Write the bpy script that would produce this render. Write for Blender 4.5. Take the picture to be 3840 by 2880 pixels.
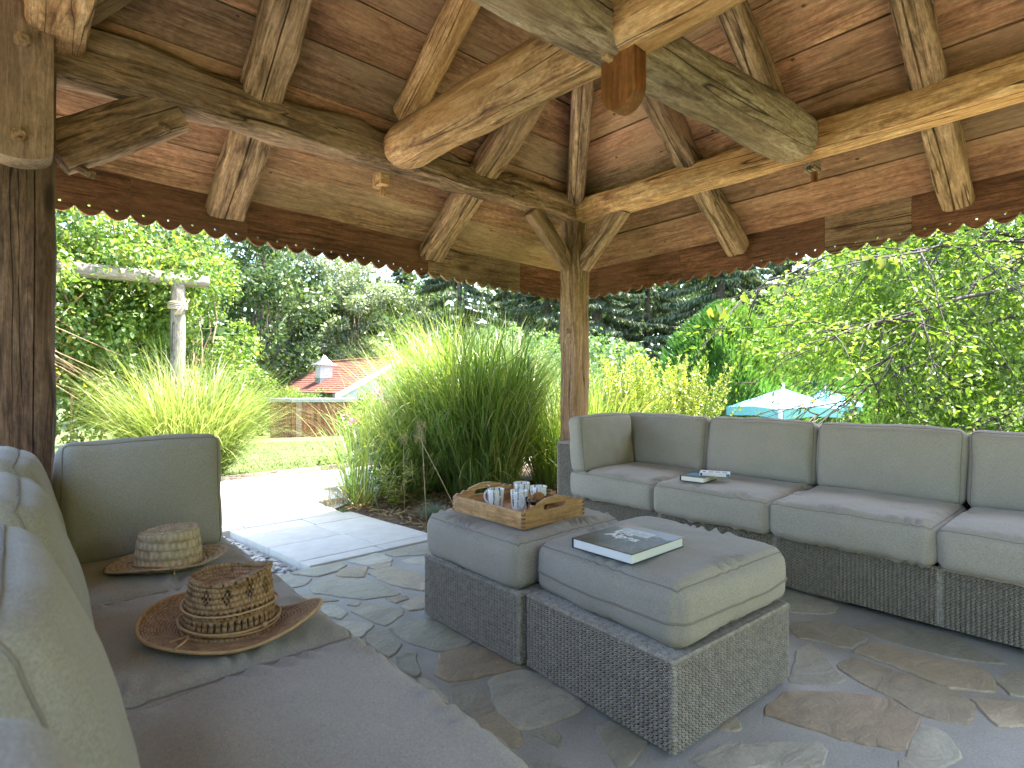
import bpy, bmesh, math, random
import numpy as np
from mathutils import Vector, Matrix, noise

for _o in list(bpy.data.objects):
    bpy.data.objects.remove(_o, do_unlink=True)
sc = bpy.context.scene
COL = sc.collection
R = math.radians
U = 1.1                                   # eye height; the plan below is laid out in multiples of it

# ------------------------------------------------------------------ camera
cam_d = bpy.data.cameras.new('camera')
cam = bpy.data.objects.new('camera', cam_d)
COL.objects.link(cam)
cam.location = (0, 0, U)
cam.rotation_euler = (R(90), 0, R(-41.5))
cam_d.sensor_width = 36
cam_d.lens = 19.52
cam_d.clip_start = 0.02
cam_d.clip_end = 2000
cam_d.dof.use_dof = True
cam_d.dof.focus_distance = 3.3
cam_d.dof.aperture_fstop = 5.2
sc.camera = cam

# ------------------------------------------------------------------ sky, sun, exposure
SUN = Vector((0.36, -0.20, 1.0)).normalized()
w = bpy.data.worlds.new('World')
sc.world = w
w.use_nodes = True
wn = w.node_tree.nodes
sky = wn.new('ShaderNodeTexSky')
sky.sky_type = 'NISHITA'
sky.sun_disc = False
sky.sun_elevation = math.asin(SUN.z)
sky.sun_rotation = math.atan2(SUN.x, SUN.y)
sky.air_density = 1.0
sky.dust_density = 2.0
sky.ozone_density = 0.8
w.node_tree.links.new(sky.outputs[0], wn['Background'].inputs[0])
wn['Background'].inputs[1].default_value = 0.15
sl = bpy.data.lights.new('sun', 'SUN')
sl.energy = 4.0
sl.angle = R(0.53)
sl.color = (1.0, 0.95, 0.86)
so = bpy.data.objects.new('sun', sl)
COL.objects.link(so)
so.rotation_euler = SUN.to_track_quat('Z', 'Y').to_euler()
so.location = (0, 0, 30)
sc.view_settings.view_transform = 'Standard'
sc.view_settings.look = 'None'
sc.view_settings.gamma = 1
sc.view_settings.exposure = 3.0
sc.render.engine = 'CYCLES'
sc.cycles.max_bounces = 7
sc.cycles.diffuse_bounces = 5
sc.cycles.glossy_bounces = 2
sc.cycles.transmission_bounces = 6
sc.cycles.transparent_max_bounces = 6
sc.cycles.caustics_reflective = False
sc.cycles.caustics_refractive = False
sc.cycles.use_denoising = True
sc.cycles.use_light_tree = False
sc.cycles.adaptive_threshold = 0.015
sc.cycles.sample_clamp_indirect = 6

# ------------------------------------------------------------------ helpers
W = {}                                    # world matrices by object name


def put(o, M, parent=None):
    COL.objects.link(o)
    W[o.name] = M.copy()
    if parent is not None:
        o.parent = parent
        o.matrix_basis = W[parent.name].inverted() @ M
    else:
        o.matrix_basis = M
    return o


def T(x=0, y=0, z=0, rz=0, rx=0, ry=0):
    return (Matrix.Translation((x, y, z)) @ Matrix.Rotation(rz, 4, 'Z')
            @ Matrix.Rotation(ry, 4, 'Y') @ Matrix.Rotation(rx, 4, 'X'))


def obj(name, me, mat=None, parent=None, M=None):
    if mat is not None and not me.materials:
        me.materials.append(mat)
    o = bpy.data.objects.new(name, me)
    if M is None:
        M = W[parent.name] if parent is not None else Matrix.Identity(4)
    return put(o, M, parent)


def tag(o, label, cat, group=None):
    o['label'] = label
    o['category'] = cat
    if group:
        o['group'] = group
    return o


def empty(name, M, label=None, cat=None, group=None):
    o = bpy.data.objects.new(name, None)
    o.empty_display_size = 0.1
    put(o, M)
    if label:
        tag(o, label, cat, group)
    return o


def structure(o):
    o['kind'] = 'structure'
    return o


def stuff(o):
    o['kind'] = 'stuff'
    return o


def copy_tree(root, M, label=None):
    c = root.copy()
    put(c, M)
    if label:
        c['label'] = label

    def rec(src, dst):
        for ch in list(src.children):
            k = ch.copy()
            Mw = W[dst.name] @ (W[src.name].inverted() @ W[ch.name])
            COL.objects.link(k)
            W[k.name] = Mw
            k.parent = dst
            k.matrix_basis = W[dst.name].inverted() @ Mw
            rec(ch, k)
    rec(root, c)
    return c


def mesh(name, verts, faces, smooth=False):
    me = bpy.data.meshes.new(name)
    me.from_pydata([tuple(v) for v in verts], [], [tuple(f) for f in faces])
    me.update()
    if smooth:
        me.polygons.foreach_set('use_smooth', [True] * len(me.polygons))
    return me


def mesh_np(name, v, q, rnd=None, smooth=False, extra=None):
    """v (N,3), q (F,k) index array with k = 3 or 4"""
    v = np.ascontiguousarray(v, np.float32)
    q = np.ascontiguousarray(q, np.int32)
    me = bpy.data.meshes.new(name)
    F, k = q.shape
    me.vertices.add(len(v))
    me.vertices.foreach_set('co', v.ravel())
    me.loops.add(F * k)
    me.loops.foreach_set('vertex_index', q.ravel())
    me.polygons.add(F)
    me.polygons.foreach_set('loop_start', np.arange(0, F * k, k, dtype=np.int32))
    if smooth:
        me.polygons.foreach_set('use_smooth', np.ones(F, bool))
    me.update(calc_edges=True)
    if rnd is not None:
        a = me.attributes.new('rnd', 'FLOAT', 'FACE')
        a.data.foreach_set('value', np.ascontiguousarray(rnd, np.float32))
    return me


def bm_mesh(name, bm, smooth=False):
    me = bpy.data.meshes.new(name)
    bm.to_mesh(me)
    bm.free()
    if smooth:
        me.polygons.foreach_set('use_smooth', [True] * len(me.polygons))
    return me


def box_bm(bm, x0, x1, y0, y1, z0, z1, bev=0.0):
    r = bmesh.ops.create_cube(bm, size=1)
    vs = r['verts']
    for v in vs:
        v.co.x = x0 if v.co.x < 0 else x1
        v.co.y = y0 if v.co.y < 0 else y1
        v.co.z = z0 if v.co.z < 0 else z1
    if bev > 0:
        es = list({e for v in vs for e in v.link_edges})
        bmesh.ops.bevel(bm, geom=es, offset=bev, segments=2, affect='EDGES', profile=0.6)


def box(name, x0, x1, y0, y1, z0, z1, bev=0.0, smooth=False):
    bm = bmesh.new()
    box_bm(bm, x0, x1, y0, y1, z0, z1, bev)
    return bm_mesh(name, bm, smooth)


def tube_arrays(pts, rad, n=8, closed=False):
    pts = [Vector(p) for p in pts]
    m = len(pts)
    if not hasattr(rad, '__len__'):
        rad = [rad] * m
    vs, fs = [], []
    prev = None
    for i, p in enumerate(pts):
        if closed:
            d = pts[(i + 1) % m] - pts[i - 1]
        else:
            d = pts[min(i + 1, m - 1)] - pts[max(i - 1, 0)]
        d.normalize()
        if prev is None:
            a = d.orthogonal().normalized()
        else:
            a = prev - d * prev.dot(d)
            a = a.normalized() if a.length > 1e-6 else d.orthogonal().normalized()
        prev = a
        b = d.cross(a)
        for k in range(n):
            t = 2 * math.pi * k / n
            vs.append(p + (a * math.cos(t) + b * math.sin(t)) * rad[i])
    for i in range(m if closed else m - 1):
        j = (i + 1) % m
        for k in range(n):
            l = (k + 1) % n
            fs.append((i * n + k, i * n + l, j * n + l, j * n + k))
    if not closed:
        fs.append(tuple(range(n - 1, -1, -1)))
        fs.append(tuple((m - 1) * n + k for k in range(n)))
    return vs, fs


def tube(name, pts, rad, n=8, closed=False):
    v, f = tube_arrays(pts, rad, n, closed)
    return mesh(name, v, f, True)


def tubes(name, lst, n=6):
    V, F = [], []
    for pts, rad in lst:
        v, f = tube_arrays(pts, rad, n)
        o = len(V)
        V += v
        F += [tuple(i + o for i in q) for q in f]
    return mesh(name, V, F, True)


def lathe(name, prof, n=32, cap=True, sx=1.0, sy=1.0):
    V, F = [], []
    for r, z in prof:
        for k in range(n):
            t = 2 * math.pi * k / n
            V.append((r * math.cos(t) * sx, r * math.sin(t) * sy, z))
    for i in range(len(prof) - 1):
        for k in range(n):
            l = (k + 1) % n
            F.append((i * n + k, i * n + l, (i + 1) * n + l, (i + 1) * n + k))
    if cap:
        F.append(tuple(range(n - 1, -1, -1)))
        F.append(tuple((len(prof) - 1) * n + k for k in range(n)))
    return mesh(name, V, F, True)


def flat_shape(name, outline, holes, thick):
    """2D outline with holes, extruded: local xy plane, thickness along z (centred)"""
    cu = bpy.data.curves.new(name, 'CURVE')
    cu.dimensions = '2D'
    cu.fill_mode = 'BOTH'
    cu.extrude = thick / 2
    for ring in [outline] + holes:
        s = cu.splines.new('POLY')
        s.points.add(len(ring) - 1)
        for p, (x, y) in zip(s.points, ring):
            p.co = (x, y, 0, 1)
        s.use_cyclic_u = True
    o = bpy.data.objects.new(name, cu)
    COL.objects.link(o)
    bpy.context.view_layer.update()
    me = bpy.data.meshes.new_from_object(o.evaluated_get(bpy.context.evaluated_depsgraph_get()))
    bpy.data.objects.remove(o)
    bpy.data.curves.remove(cu)
    me.name = name
    me.materials.clear()
    return me


def text_mesh(name, body, size, offset=0.0, spacing=1.0, depth=0.0006):
    cu = bpy.data.curves.new(name, 'FONT')
    cu.body = body
    cu.size = size
    cu.offset = offset
    cu.space_character = spacing
    cu.extrude = depth
    o = bpy.data.objects.new(name, cu)
    COL.objects.link(o)
    bpy.context.view_layer.update()
    me = bpy.data.meshes.new_from_object(o.evaluated_get(bpy.context.evaluated_depsgraph_get()))
    bpy.data.objects.remove(o)
    bpy.data.curves.remove(cu)
    me.name = name
    me.materials.clear()
    return me


_A = R(48.5)
def plan(lat, dep):
    """metres to the right of / ahead of the viewing point -> plan position"""
    return (lat * math.sin(_A) + dep * math.cos(_A), -lat * math.cos(_A) + dep * math.sin(_A))


def sstep(a, b, x):
    t = min(1, max(0, (x - a) / (b - a)))
    return t * t * (3 - 2 * t)


def ground_z(x, y):
    d = math.hypot(x - 1.9, y - 1.5)
    z = -0.06 - 0.0727 * max(0, d - 5.7)
    z -= 1.15 * sstep(6.5, 12, x) * (1 - sstep(10, 17, y)) * sstep(-12, -4, y)
    z = max(z, -3.2)
    return z + 4.6 * sstep(1.7, 6.0, -y)          # unseen bank added behind the pavilion to cut sky and bounce light
# ------------------------------------------------------------------ materials
class NT:
    def __init__(self, name):
        self.m = bpy.data.materials.new(name)
        self.m.use_nodes = True
        self.t = self.m.node_tree
        self.b = self.t.nodes['Principled BSDF']
        self.out = self.t.nodes['Material Output']
        self.b.inputs['Specular IOR Level'].default_value = 0.3

    def n(self, typ, **kw):
        nd = self.t.nodes.new(typ)
        for k, v in kw.items():
            if k.startswith('_'):
                setattr(nd, k[1:], v)
            else:
                key = int(k[1:]) if k[0] == 'i' and k[1:].isdigit() else k
                s = nd.inputs[key]
                if hasattr(v, 'is_output') or isinstance(v, bpy.types.NodeSocket):
                    self.t.links.new(v, s)
                else:
                    s.default_value = v
        return nd

    def link(self, a, b):
        self.t.links.new(a, b)

    def set(self, name, v):
        if isinstance(v, bpy.types.NodeSocket):
            self.link(v, self.b.inputs[name])
        else:
            self.b.inputs[name].default_value = v

    def math(self, op, a, b=0.0, c=0.0, clamp=False):
        return self.n('ShaderNodeMath', _operation=op, _use_clamp=clamp, i0=a, i1=b, i2=c).outputs[0]

    def ramp(self, fac, stops, interp='LINEAR'):
        r = self.n('ShaderNodeValToRGB', i0=fac)
        cr = r.color_ramp
        cr.interpolation = interp
        while len(cr.elements) < len(stops):
            cr.elements.new(0.5)
        for e, (p, c) in zip(cr.elements, stops):
            e.position = p
            e.color = (*c, 1) if len(c) == 3 else c
        return r.outputs[0]

    def mix(self, fac, a, b, blend='MIX'):
        nd = self.t.nodes.new('ShaderNodeMix')
        nd.data_type = 'RGBA'
        nd.blend_type = blend
        for i, v in ((0, fac), (6, a), (7, b)):
            if isinstance(v, bpy.types.NodeSocket):
                self.link(v, nd.inputs[i])
            else:
                nd.inputs[i].default_value = v if i == 0 else (*v, 1)
        return nd.outputs[2]

    def coords(self, scale=(1, 1, 1), kind='Object', rand=True):
        tc = self.n('ShaderNodeTexCoord').outputs[kind]
        if rand:
            oi = self.n('ShaderNodeObjectInfo').outputs['Random']
            off = self.n('ShaderNodeVectorMath', _operation='MULTIPLY_ADD', i0=oi, i1=(37.0, 53.0, 71.0), i2=tc)
            tc = off.outputs[0]
        return self.n('ShaderNodeMapping', i0=tc, i3=scale).outputs[0]

    def noise(self, vec, scale=1.0, detail=4.0, rough=0.55, dist=0.0):
        return self.n('ShaderNodeTexNoise', Vector=vec, Scale=scale, Detail=detail, Roughness=rough, Distortion=dist).outputs[0]

    def bump(self, hgt, strength=0.4, dist=0.01):
        b = self.n('ShaderNodeBump', Height=hgt, Strength=strength, Distance=dist)
        self.link(b.outputs[0], self.b.inputs['Normal'])

    def obj_random(self):
        return self.n('ShaderNodeObjectInfo').outputs['Random']


def wood(name, dark, mid, light, grain=9.0, patch=(0.30, 0.26, 0.2), patch_amt=0.5, var=0.35, rough=0.8,
         cracks=1.0, holes=0.0, bumpy=0.6, tints=None, fine_lo=0.66, fine_hi=1.2):
    k = NT(name)
    v = k.coords((1.7, grain, grain))
    g1 = k.noise(v, 1.6, 8, 0.66, 1.1)
    v2 = k.coords((5.0, 75, 75))
    g2 = k.noise(v2, 1.5, 4, 0.65)
    iso = k.noise(k.coords((26, 42, 42)), 1.0, 6, 0.72)
    col = k.ramp(g1, [(0.36, dark), (0.5, mid), (0.66, light)])
    fine = k.n('ShaderNodeMapRange', i0=g2, i1=0.33, i2=0.67, i3=fine_lo, i4=fine_hi).outputs[0]
    st = k.noise(k.coords((0.8, 2.2, 2.2)), 1.1, 5, 0.65)
    fine = k.math('MULTIPLY', fine, k.n('ShaderNodeMapRange', i0=st, i1=0.36, i2=0.60, i3=0.62, i4=1.08).outputs[0])
    fine = k.math('MULTIPLY', fine, k.n('ShaderNodeMapRange', i0=iso, i1=0.36, i2=0.62, i3=0.82, i4=1.34).outputs[0])
    col = k.mix(1.0, col, k.n('ShaderNodeCombineColor', i0=fine, i1=fine, i2=fine).outputs[0], 'MULTIPLY')
    pv = k.coords((0.5, 1.6, 1.6))
    pn = k.noise(pv, 1.7, 4, 0.6)
    pf = k.n('ShaderNodeMapRange', i0=pn, i1=0.45, i2=0.65, i3=0.0, i4=patch_amt).outputs[0]
    col = k.mix(pf, col, patch)
    # checks along the grain
    cv = k.coords((0.35, 6.5, 6.5))
    cn = k.noise(cv, 1.3, 2, 0.5)
    cd = k.math('ABSOLUTE', k.math('SUBTRACT', cn, 0.5))
    crack = k.n('ShaderNodeMapRange', i0=cd, i1=0.0, i2=0.013, i3=1.0, i4=0.0).outputs[0]
    crack = k.math('MULTIPLY', crack, k.n('ShaderNodeMapRange', i0=k.noise(k.coords((0.7, 2, 2)), 2.1, 2), i1=0.44, i2=0.52).outputs[0])
    crack = k.math('MULTIPLY', crack, cracks)
    # knots
    kv = k.coords((1.5, 4.5, 4.5))
    vo = k.n('ShaderNodeTexVoronoi', Vector=kv, Scale=0.8, Randomness=1.0).outputs['Distance']
    knot = k.n('ShaderNodeMapRange', i0=vo, i1=0.06, i2=0.125, i3=0.85, i4=0.0).outputs[0]
    dk = tuple(c * 0.35 for c in dark)
    col = k.mix(knot, col, tuple(c * 0.6 for c in dark))
    col = k.mix(crack, col, dk)
    if holes:
        hv = k.coords((5, 7, 7))
        ho = k.n('ShaderNodeTexVoronoi', Vector=hv, Scale=1.0).outputs['Distance']
        hm = k.n('ShaderNodeMapRange', i0=ho, i1=0.055, i2=0.068, i3=holes, i4=0.0).outputs[0]
        col = k.mix(hm, col, dk)
    if tints:                                # no two boards were sawn from the same tree
        r2 = k.math('FRACT', k.math('MULTIPLY', k.obj_random(), 17.31))
        col = k.mix(1.0, col, k.ramp(r2, tints), 'MULTIPLY')
    val = k.math('MULTIPLY_ADD', k.obj_random(), var, 1 - var / 2)
    hsv = k.n('ShaderNodeHueSaturation', Color=col, Value=val)
    k.set('Base Color', hsv.outputs[0])
    k.set('Roughness', rough)
    h = k.math('SUBTRACT', k.math('MULTIPLY_ADD', iso, 0.5, k.math('MULTIPLY_ADD', g2, 0.5, g1)), k.math('MULTIPLY', crack, 1.5))
    k.bump(h, bumpy, 0.02)
    return k.m


M = {}
M['beam'] = wood('aged_beam', (0.10, 0.052, 0.027), (0.315, 0.18, 0.098), (0.52, 0.325, 0.19), 15, (0.36, 0.25, 0.16), 0.45)
M['beam_grey'] = wood('weathered_beam', (0.10, 0.058, 0.034), (0.29, 0.18, 0.108), (0.48, 0.33, 0.215), 15, (0.38, 0.225, 0.115), 0.5)
M['log'] = wood('peeled_log', (0.22, 0.105, 0.048), (0.50, 0.28, 0.135), (0.68, 0.45, 0.26), 11, (0.52, 0.26, 0.10), 0.6, 0.25)
M['log_grey'] = wood('weathered_log', (0.11, 0.07, 0.043), (0.26, 0.185, 0.125), (0.39, 0.30, 0.22), 11, (0.28, 0.17, 0.095), 0.45, 0.2)
M['post'] = wood('old_post', (0.047, 0.024, 0.015), (0.119, 0.066, 0.041), (0.212, 0.128, 0.083), 13, (0.170, 0.102, 0.064), 0.4)
M['plank'] = wood('roof_plank', (0.25, 0.13, 0.075), (0.41, 0.225, 0.135), (0.56, 0.34, 0.215), 19, (0.50, 0.36, 0.235), 0.5, 0.35, 0.8, 0.5, 0.9, 0.4, [(0.0, (0.95, 0.80, 0.70)), (0.25, (0.95, 1.05, 1.0)), (0.45, (0.50, 0.45, 0.42)), (0.62, (1.12, 1.0, 0.95)), (0.8, (0.66, 0.53, 0.46)), (1.0, (1.0, 1.02, 0.92))], 0.76, 1.14)
M['valance'] = wood('stained_board', (0.085, 0.034, 0.018), (0.19, 0.08, 0.044), (0.29, 0.13, 0.075), 18, (0.24, 0.11, 0.065), 0.5, 0.35, 0.7, 0.3, 0.0, 0.35)
M['raw_board'] = wood('pale_board', (0.194, 0.106, 0.060), (0.347, 0.211, 0.132), (0.449, 0.298, 0.204), 16, (0.337, 0.230, 0.168), 0.4, 0.2)
M['pendant'] = wood('oiled_wood', (0.124, 0.041, 0.011), (0.211, 0.077, 0.025), (0.273, 0.110, 0.041), 10, (0.223, 0.083, 0.028), 0.3, 0.2, 0.5, 0.3, 0, 0.25)
M['oak'] = wood('oak', (0.36, 0.185, 0.07), (0.50, 0.28, 0.115), (0.58, 0.35, 0.16), 22, (0.48, 0.27, 0.11), 0.3, 0.12, 0.45, 0.0, 0, 0.12)
M['oak_end'] = wood('oak_end_grain', (0.16, 0.075, 0.03), (0.22, 0.11, 0.045), (0.28, 0.14, 0.06), 22, (0.2, 0.1, 0.04), 0.3, 0.2, 0.5, 0.0, 0, 0.1)
M['shed'] = wood('shed_board', (0.11, 0.035, 0.018), (0.26, 0.085, 0.04), (0.36, 0.14, 0.07), 8, (0.28, 0.14, 0.085), 0.5, 0.6)
M['grey_wood'] = wood('silvered_wood', (0.168, 0.140, 0.108), (0.294, 0.259, 0.210), (0.385, 0.350, 0.301), 8, (0.315, 0.280, 0.238), 0.4, 0.2)
M['edging'] = wood('edging_board', (0.16, 0.125, 0.10), (0.28, 0.235, 0.20), (0.36, 0.31, 0.27), 8, (0.3, 0.25, 0.21), 0.4, 0.2)


def plain(name, col, rough=0.7, metal=0.0, var=0.0, nscale=0.0, namt=0.15, bumps=0.0, spec=0.3):
    k = NT(name)
    c = k.n('ShaderNodeRGB')
    c.outputs[0].default_value = (*col, 1)
    s = c.outputs[0]
    if nscale:
        nz = k.noise(k.coords((1, 1, 1)), nscale, 5, 0.6)
        f = k.math('MULTIPLY_ADD', nz, 2 * namt, 1 - namt)
        s = k.mix(1.0, s, k.n('ShaderNodeCombineColor', i0=f, i1=f, i2=f).outputs[0], 'MULTIPLY')
        if bumps:
            k.bump(nz, bumps, 0.005)
    if var:
        val = k.math('MULTIPLY_ADD', k.obj_random(), var, 1 - var / 2)
        s = k.n('ShaderNodeHueSaturation', Color=s, Value=val).outputs[0]
    k.set('Base Color', s)
    k.set('Roughness', rough)
    k.set('Metallic', metal)
    k.set('Specular IOR Level', spec)
    return k.m


def fabric():
    k = NT('heathered_fabric')
    v1 = k.coords((150, 520, 150))
    v2 = k.coords((520, 150, 520))
    a = k.noise(v1, 1, 2, 0.7)
    b = k.noise(v2, 1, 2, 0.7)
    m = k.math('MULTIPLY_ADD', a, 0.5, k.math('MULTIPLY', b, 0.5))
    col = k.ramp(m, [(0.3, (0.225, 0.205, 0.172)), (0.5, (0.335, 0.308, 0.26)), (0.7, (0.44, 0.41, 0.35))])
    big = k.noise(k.coords((1, 1, 1)), 5, 4, 0.6)
    f = k.math('MULTIPLY_ADD', big, 0.22, 0.89)
    col = k.mix(1.0, col, k.n('ShaderNodeCombineColor', i0=f, i1=f, i2=f).outputs[0], 'MULTIPLY')
    k.set('Base Color', col)
    k.set('Roughness', 0.95)
    k.set('Specular IOR Level', 0.15)
    k.set('Sheen Weight', 0.15)
    k.bump(m, 0.35, 0.0012)
    return k.m


M['fabric'] = fabric()
M['piping'] = plain('piping_cord', (0.24, 0.215, 0.175), 0.95, nscale=300, namt=0.25)


def rattan():
    k = NT('grey_rattan')
    nz = k.noise(k.coords((1, 1, 1)), 60, 4, 0.6)
    col = k.ramp(nz, [(0.3, (0.23, 0.205, 0.165)), (0.5, (0.34, 0.305, 0.25)), (0.72, (0.45, 0.41, 0.345))])
    k.set('Base Color', col)
    k.set('Roughness', 0.5)
    return k.m


M['rattan'] = rattan()
M['gap_shade'] = plain('weave_gap_shade', (0.022, 0.02, 0.018), 0.9)  # near-black core colour stands in for shade between the strands


def stone():
    k = NT('flagstone')
    r = k.obj_random()
    base = k.ramp(r, [(0.0, (0.340, 0.315, 0.243)), (0.18, (0.446, 0.419, 0.328)), (0.36, (0.422, 0.353, 0.243)), (0.52, (0.363, 0.337, 0.251)),
                      (0.68, (0.374, 0.293, 0.193)), (0.8, (0.492, 0.462, 0.363)), (0.92, (0.352, 0.299, 0.206))], 'CONSTANT')
    v = k.coords((1, 1, 1))
    n1 = k.noise(k.coords((1.0, 1.9, 1.0)), 6, 9, 0.72, 0.8)
    n2 = k.noise(v, 75, 5, 0.75)
    f = k.math('MULTIPLY_ADD', n1, 1.3, 0.36)
    col = k.mix(1.0, base, k.n('ShaderNodeCombineColor', i0=f, i1=f, i2=f).outputs[0], 'MULTIPLY')
    rust = k.n('ShaderNodeMapRange', i0=k.noise(v, 3.2, 5, 0.7), i1=0.55, i2=0.75, i3=0.0, i4=0.4).outputs[0]
    col = k.mix(rust, col, (0.30, 0.19, 0.11))
    f2 = k.math('MULTIPLY_ADD', n2, 0.8, 0.6)
    col = k.mix(1.0, col, k.n('ShaderNodeCombineColor', i0=f2, i1=f2, i2=f2).outputs[0], 'MULTIPLY')
    k.set('Base Color', col)
    k.set('Roughness', k.math('MULTIPLY_ADD', n1, 0.36, 0.26))
    k.set('Specular IOR Level', 0.55)
    k.bump(k.math('MULTIPLY_ADD', n2, 0.22, n1), 0.85, 0.022)
    return k.m


M['stone'] = stone()


def speckle(name, stops, scale, bumpd=0.01, rough=0.95, scale2=3.0):
    k = NT(name)
    v = k.coords((1, 1, 1), rand=False)
    n1 = k.noise(v, scale, 6, 0.75)
    n2 = k.noise(v, scale2, 4, 0.6)
    m = k.math('MULTIPLY_ADD', n2, 0.5, k.math('MULTIPLY', n1, 0.55))
    k.set('Base Color', k.ramp(m, stops))
    k.set('Roughness', rough)
    k.bump(n1, 0.8, bumpd)
    return k.m


M['mortar'] = speckle('mortar', [(0.35, (0.25, 0.238, 0.21)), (0.52, (0.37, 0.355, 0.315)), (0.68, (0.48, 0.465, 0.42))], 140, 0.006, 0.5)
M['soil'] = speckle('mulch', [(0.35, (0.045, 0.03, 0.02)), (0.5, (0.11, 0.075, 0.05)), (0.66, (0.22, 0.16, 0.11))], 55, 0.02)
M['lawn'] = speckle('lawn', [(0.36, (0.045, 0.08, 0.02)), (0.5, (0.09, 0.13, 0.035)), (0.64, (0.165, 0.185, 0.07))], 40, 0.02, 0.9, 1.2)
M['slab'] = plain('paving_slab', (0.59, 0.57, 0.505), 0.75, var=0.16, nscale=9, namt=0.2, bumps=0.3)
M['pebble'] = plain('pebble', (0.43, 0.41, 0.37), 0.55, var=0.8, nscale=40, namt=0.2)
M['white_paint'] = plain('white_paint', (0.78, 0.77, 0.74), 0.5, nscale=8, namt=0.06)
M['render_wall'] = plain('pale_render', (0.62, 0.66, 0.63), 0.9, nscale=6, namt=0.06)
M['zinc'] = plain('zinc', (0.42, 0.43, 0.45), 0.35, 0.7, nscale=5, namt=0.15)
M['cupola'] = plain('cupola_paint', (0.60, 0.58, 0.60), 0.6, nscale=7, namt=0.06)
M['glass_dark'] = plain('dark_glass', (0.03, 0.04, 0.05), 0.08, spec=0.6)
M['paper'] = plain('book_pages', (0.78, 0.74, 0.64), 0.85, nscale=5, namt=0.04)
M['paper_white'] = plain('white_pages', (0.80, 0.80, 0.78), 0.8, nscale=5, namt=0.03)
M['black_cover'] = plain('dark_cover', (0.03, 0.035, 0.045), 0.4)
M['white_cover'] = plain('white_cover', (0.72, 0.73, 0.74), 0.5)
M['teal'] = plain('teal_print', (0.04, 0.22, 0.30), 0.5)
M['ink'] = plain('black_print', (0.04, 0.045, 0.05), 0.6)
M['letter'] = plain('white_lettering', (0.82, 0.82, 0.80), 0.5)
M['steel'] = plain('steel', (0.55, 0.53, 0.5), 0.25, 1.0)
M['iron'] = plain('wrought_iron', (0.06, 0.06, 0.065), 0.5, 0.6)
M['biscuit'] = plain('biscuit', (0.36, 0.17, 0.055), 0.85, var=0.3, nscale=120, namt=0.4, bumps=0.8)
M['wafer'] = plain('wafer_roll', (0.46, 0.23, 0.08), 0.7, var=0.2, nscale=60, namt=0.3, bumps=0.4)
M['parasol'] = plain('parasol_canvas', (0.18, 0.44, 0.49), 0.8, nscale=5, namt=0.05)
M['red_wood'] = plain('red_timber', (0.36, 0.12, 0.06), 0.7, nscale=6, namt=0.2)
M['rope'] = plain('rope', (0.45, 0.38, 0.28), 0.9, nscale=90, namt=0.3, bumps=0.5)
M['raffia_cord'] = plain('raffia_cord', (0.50, 0.32, 0.16), 0.8, nscale=90, namt=0.3)
M['tag'] = plain('care_tag', (0.75, 0.74, 0.7), 0.7)
M['tile'] = plain('roof_tile', (0.145, 0.06, 0.045), 0.8, nscale=2.5, namt=0.35)
M['petal'] = plain('pink_petal', (0.62, 0.11, 0.40), 0.6, nscale=50, namt=0.2)
M['lavender'] = plain('lavender_spike', (0.26, 0.17, 0.42), 0.8, nscale=50, namt=0.25)
M['dry_stalk'] = plain('dry_stalk', (0.42, 0.33, 0.19), 0.8, nscale=40, namt=0.25)
M['shingle'] = plain('roof_covering', (0.14, 0.12, 0.10), 0.9, nscale=12, namt=0.3)
M['bark'] = wood('bark', (0.05, 0.04, 0.03), (0.12, 0.095, 0.07), (0.22, 0.18, 0.14), 10, (0.14, 0.12, 0.09), 0.4, 0.2)
M['bark_pale'] = wood('pale_bark', (0.16, 0.13, 0.10), (0.30, 0.26, 0.21), (0.42, 0.38, 0.32), 6, (0.2, 0.17, 0.13), 0.5, 0.2)
M['bark_twig'] = plain('dark_twig', (0.055, 0.045, 0.04), 0.8, nscale=20, namt=0.3)
M['stem_green'] = plain('green_stem', (0.22, 0.27, 0.06), 0.8, nscale=20, namt=0.2)
M['stem'] = plain('vine_stem', (0.36, 0.25, 0.15), 0.8, nscale=20, namt=0.3)


def foliage(name, stops, trans=0.45, gloss=0.06, patch=0.35, tint=(1.15, 1.12, 0.55)):
    """leaf colour varies leaf by leaf and in clumps; light passes through the blade"""
    k = NT(name)
    at = k.n('ShaderNodeAttribute', _attribute_name='rnd').outputs['Fac']
    col = k.ramp(at, stops)
    tc = k.n('ShaderNodeTexCoord').outputs['Object']
    pn = k.noise(tc, 1.3, 3, 0.6)
    f = k.math('MULTIPLY_ADD', pn, patch * 2, 1 - patch)
    col = k.mix(1.0, col, k.n('ShaderNodeCombineColor', i0=f, i1=f, i2=f).outputs[0], 'MULTIPLY')
    d = k.n('ShaderNodeBsdfDiffuse', Color=col)
    tcol = k.mix(1.0, col, tint, 'MULTIPLY')
    t = k.n('ShaderNodeBsdfTranslucent', Color=tcol)
    g = k.n('ShaderNodeBsdfGlossy', Roughness=0.42)
    g.inputs['Color'].default_value = (1, 1, 1, 1)
    m1 = k.n('ShaderNodeMixShader', i0=trans, i1=d.outputs[0], i2=t.outputs[0])
    m2 = k.n('ShaderNodeMixShader', i0=gloss, i1=m1.outputs[0], i2=g.outputs[0])
    k.link(m2.outputs[0], k.out.inputs['Surface'])
    k.t.nodes.remove(k.b)
    return k.m


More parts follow.
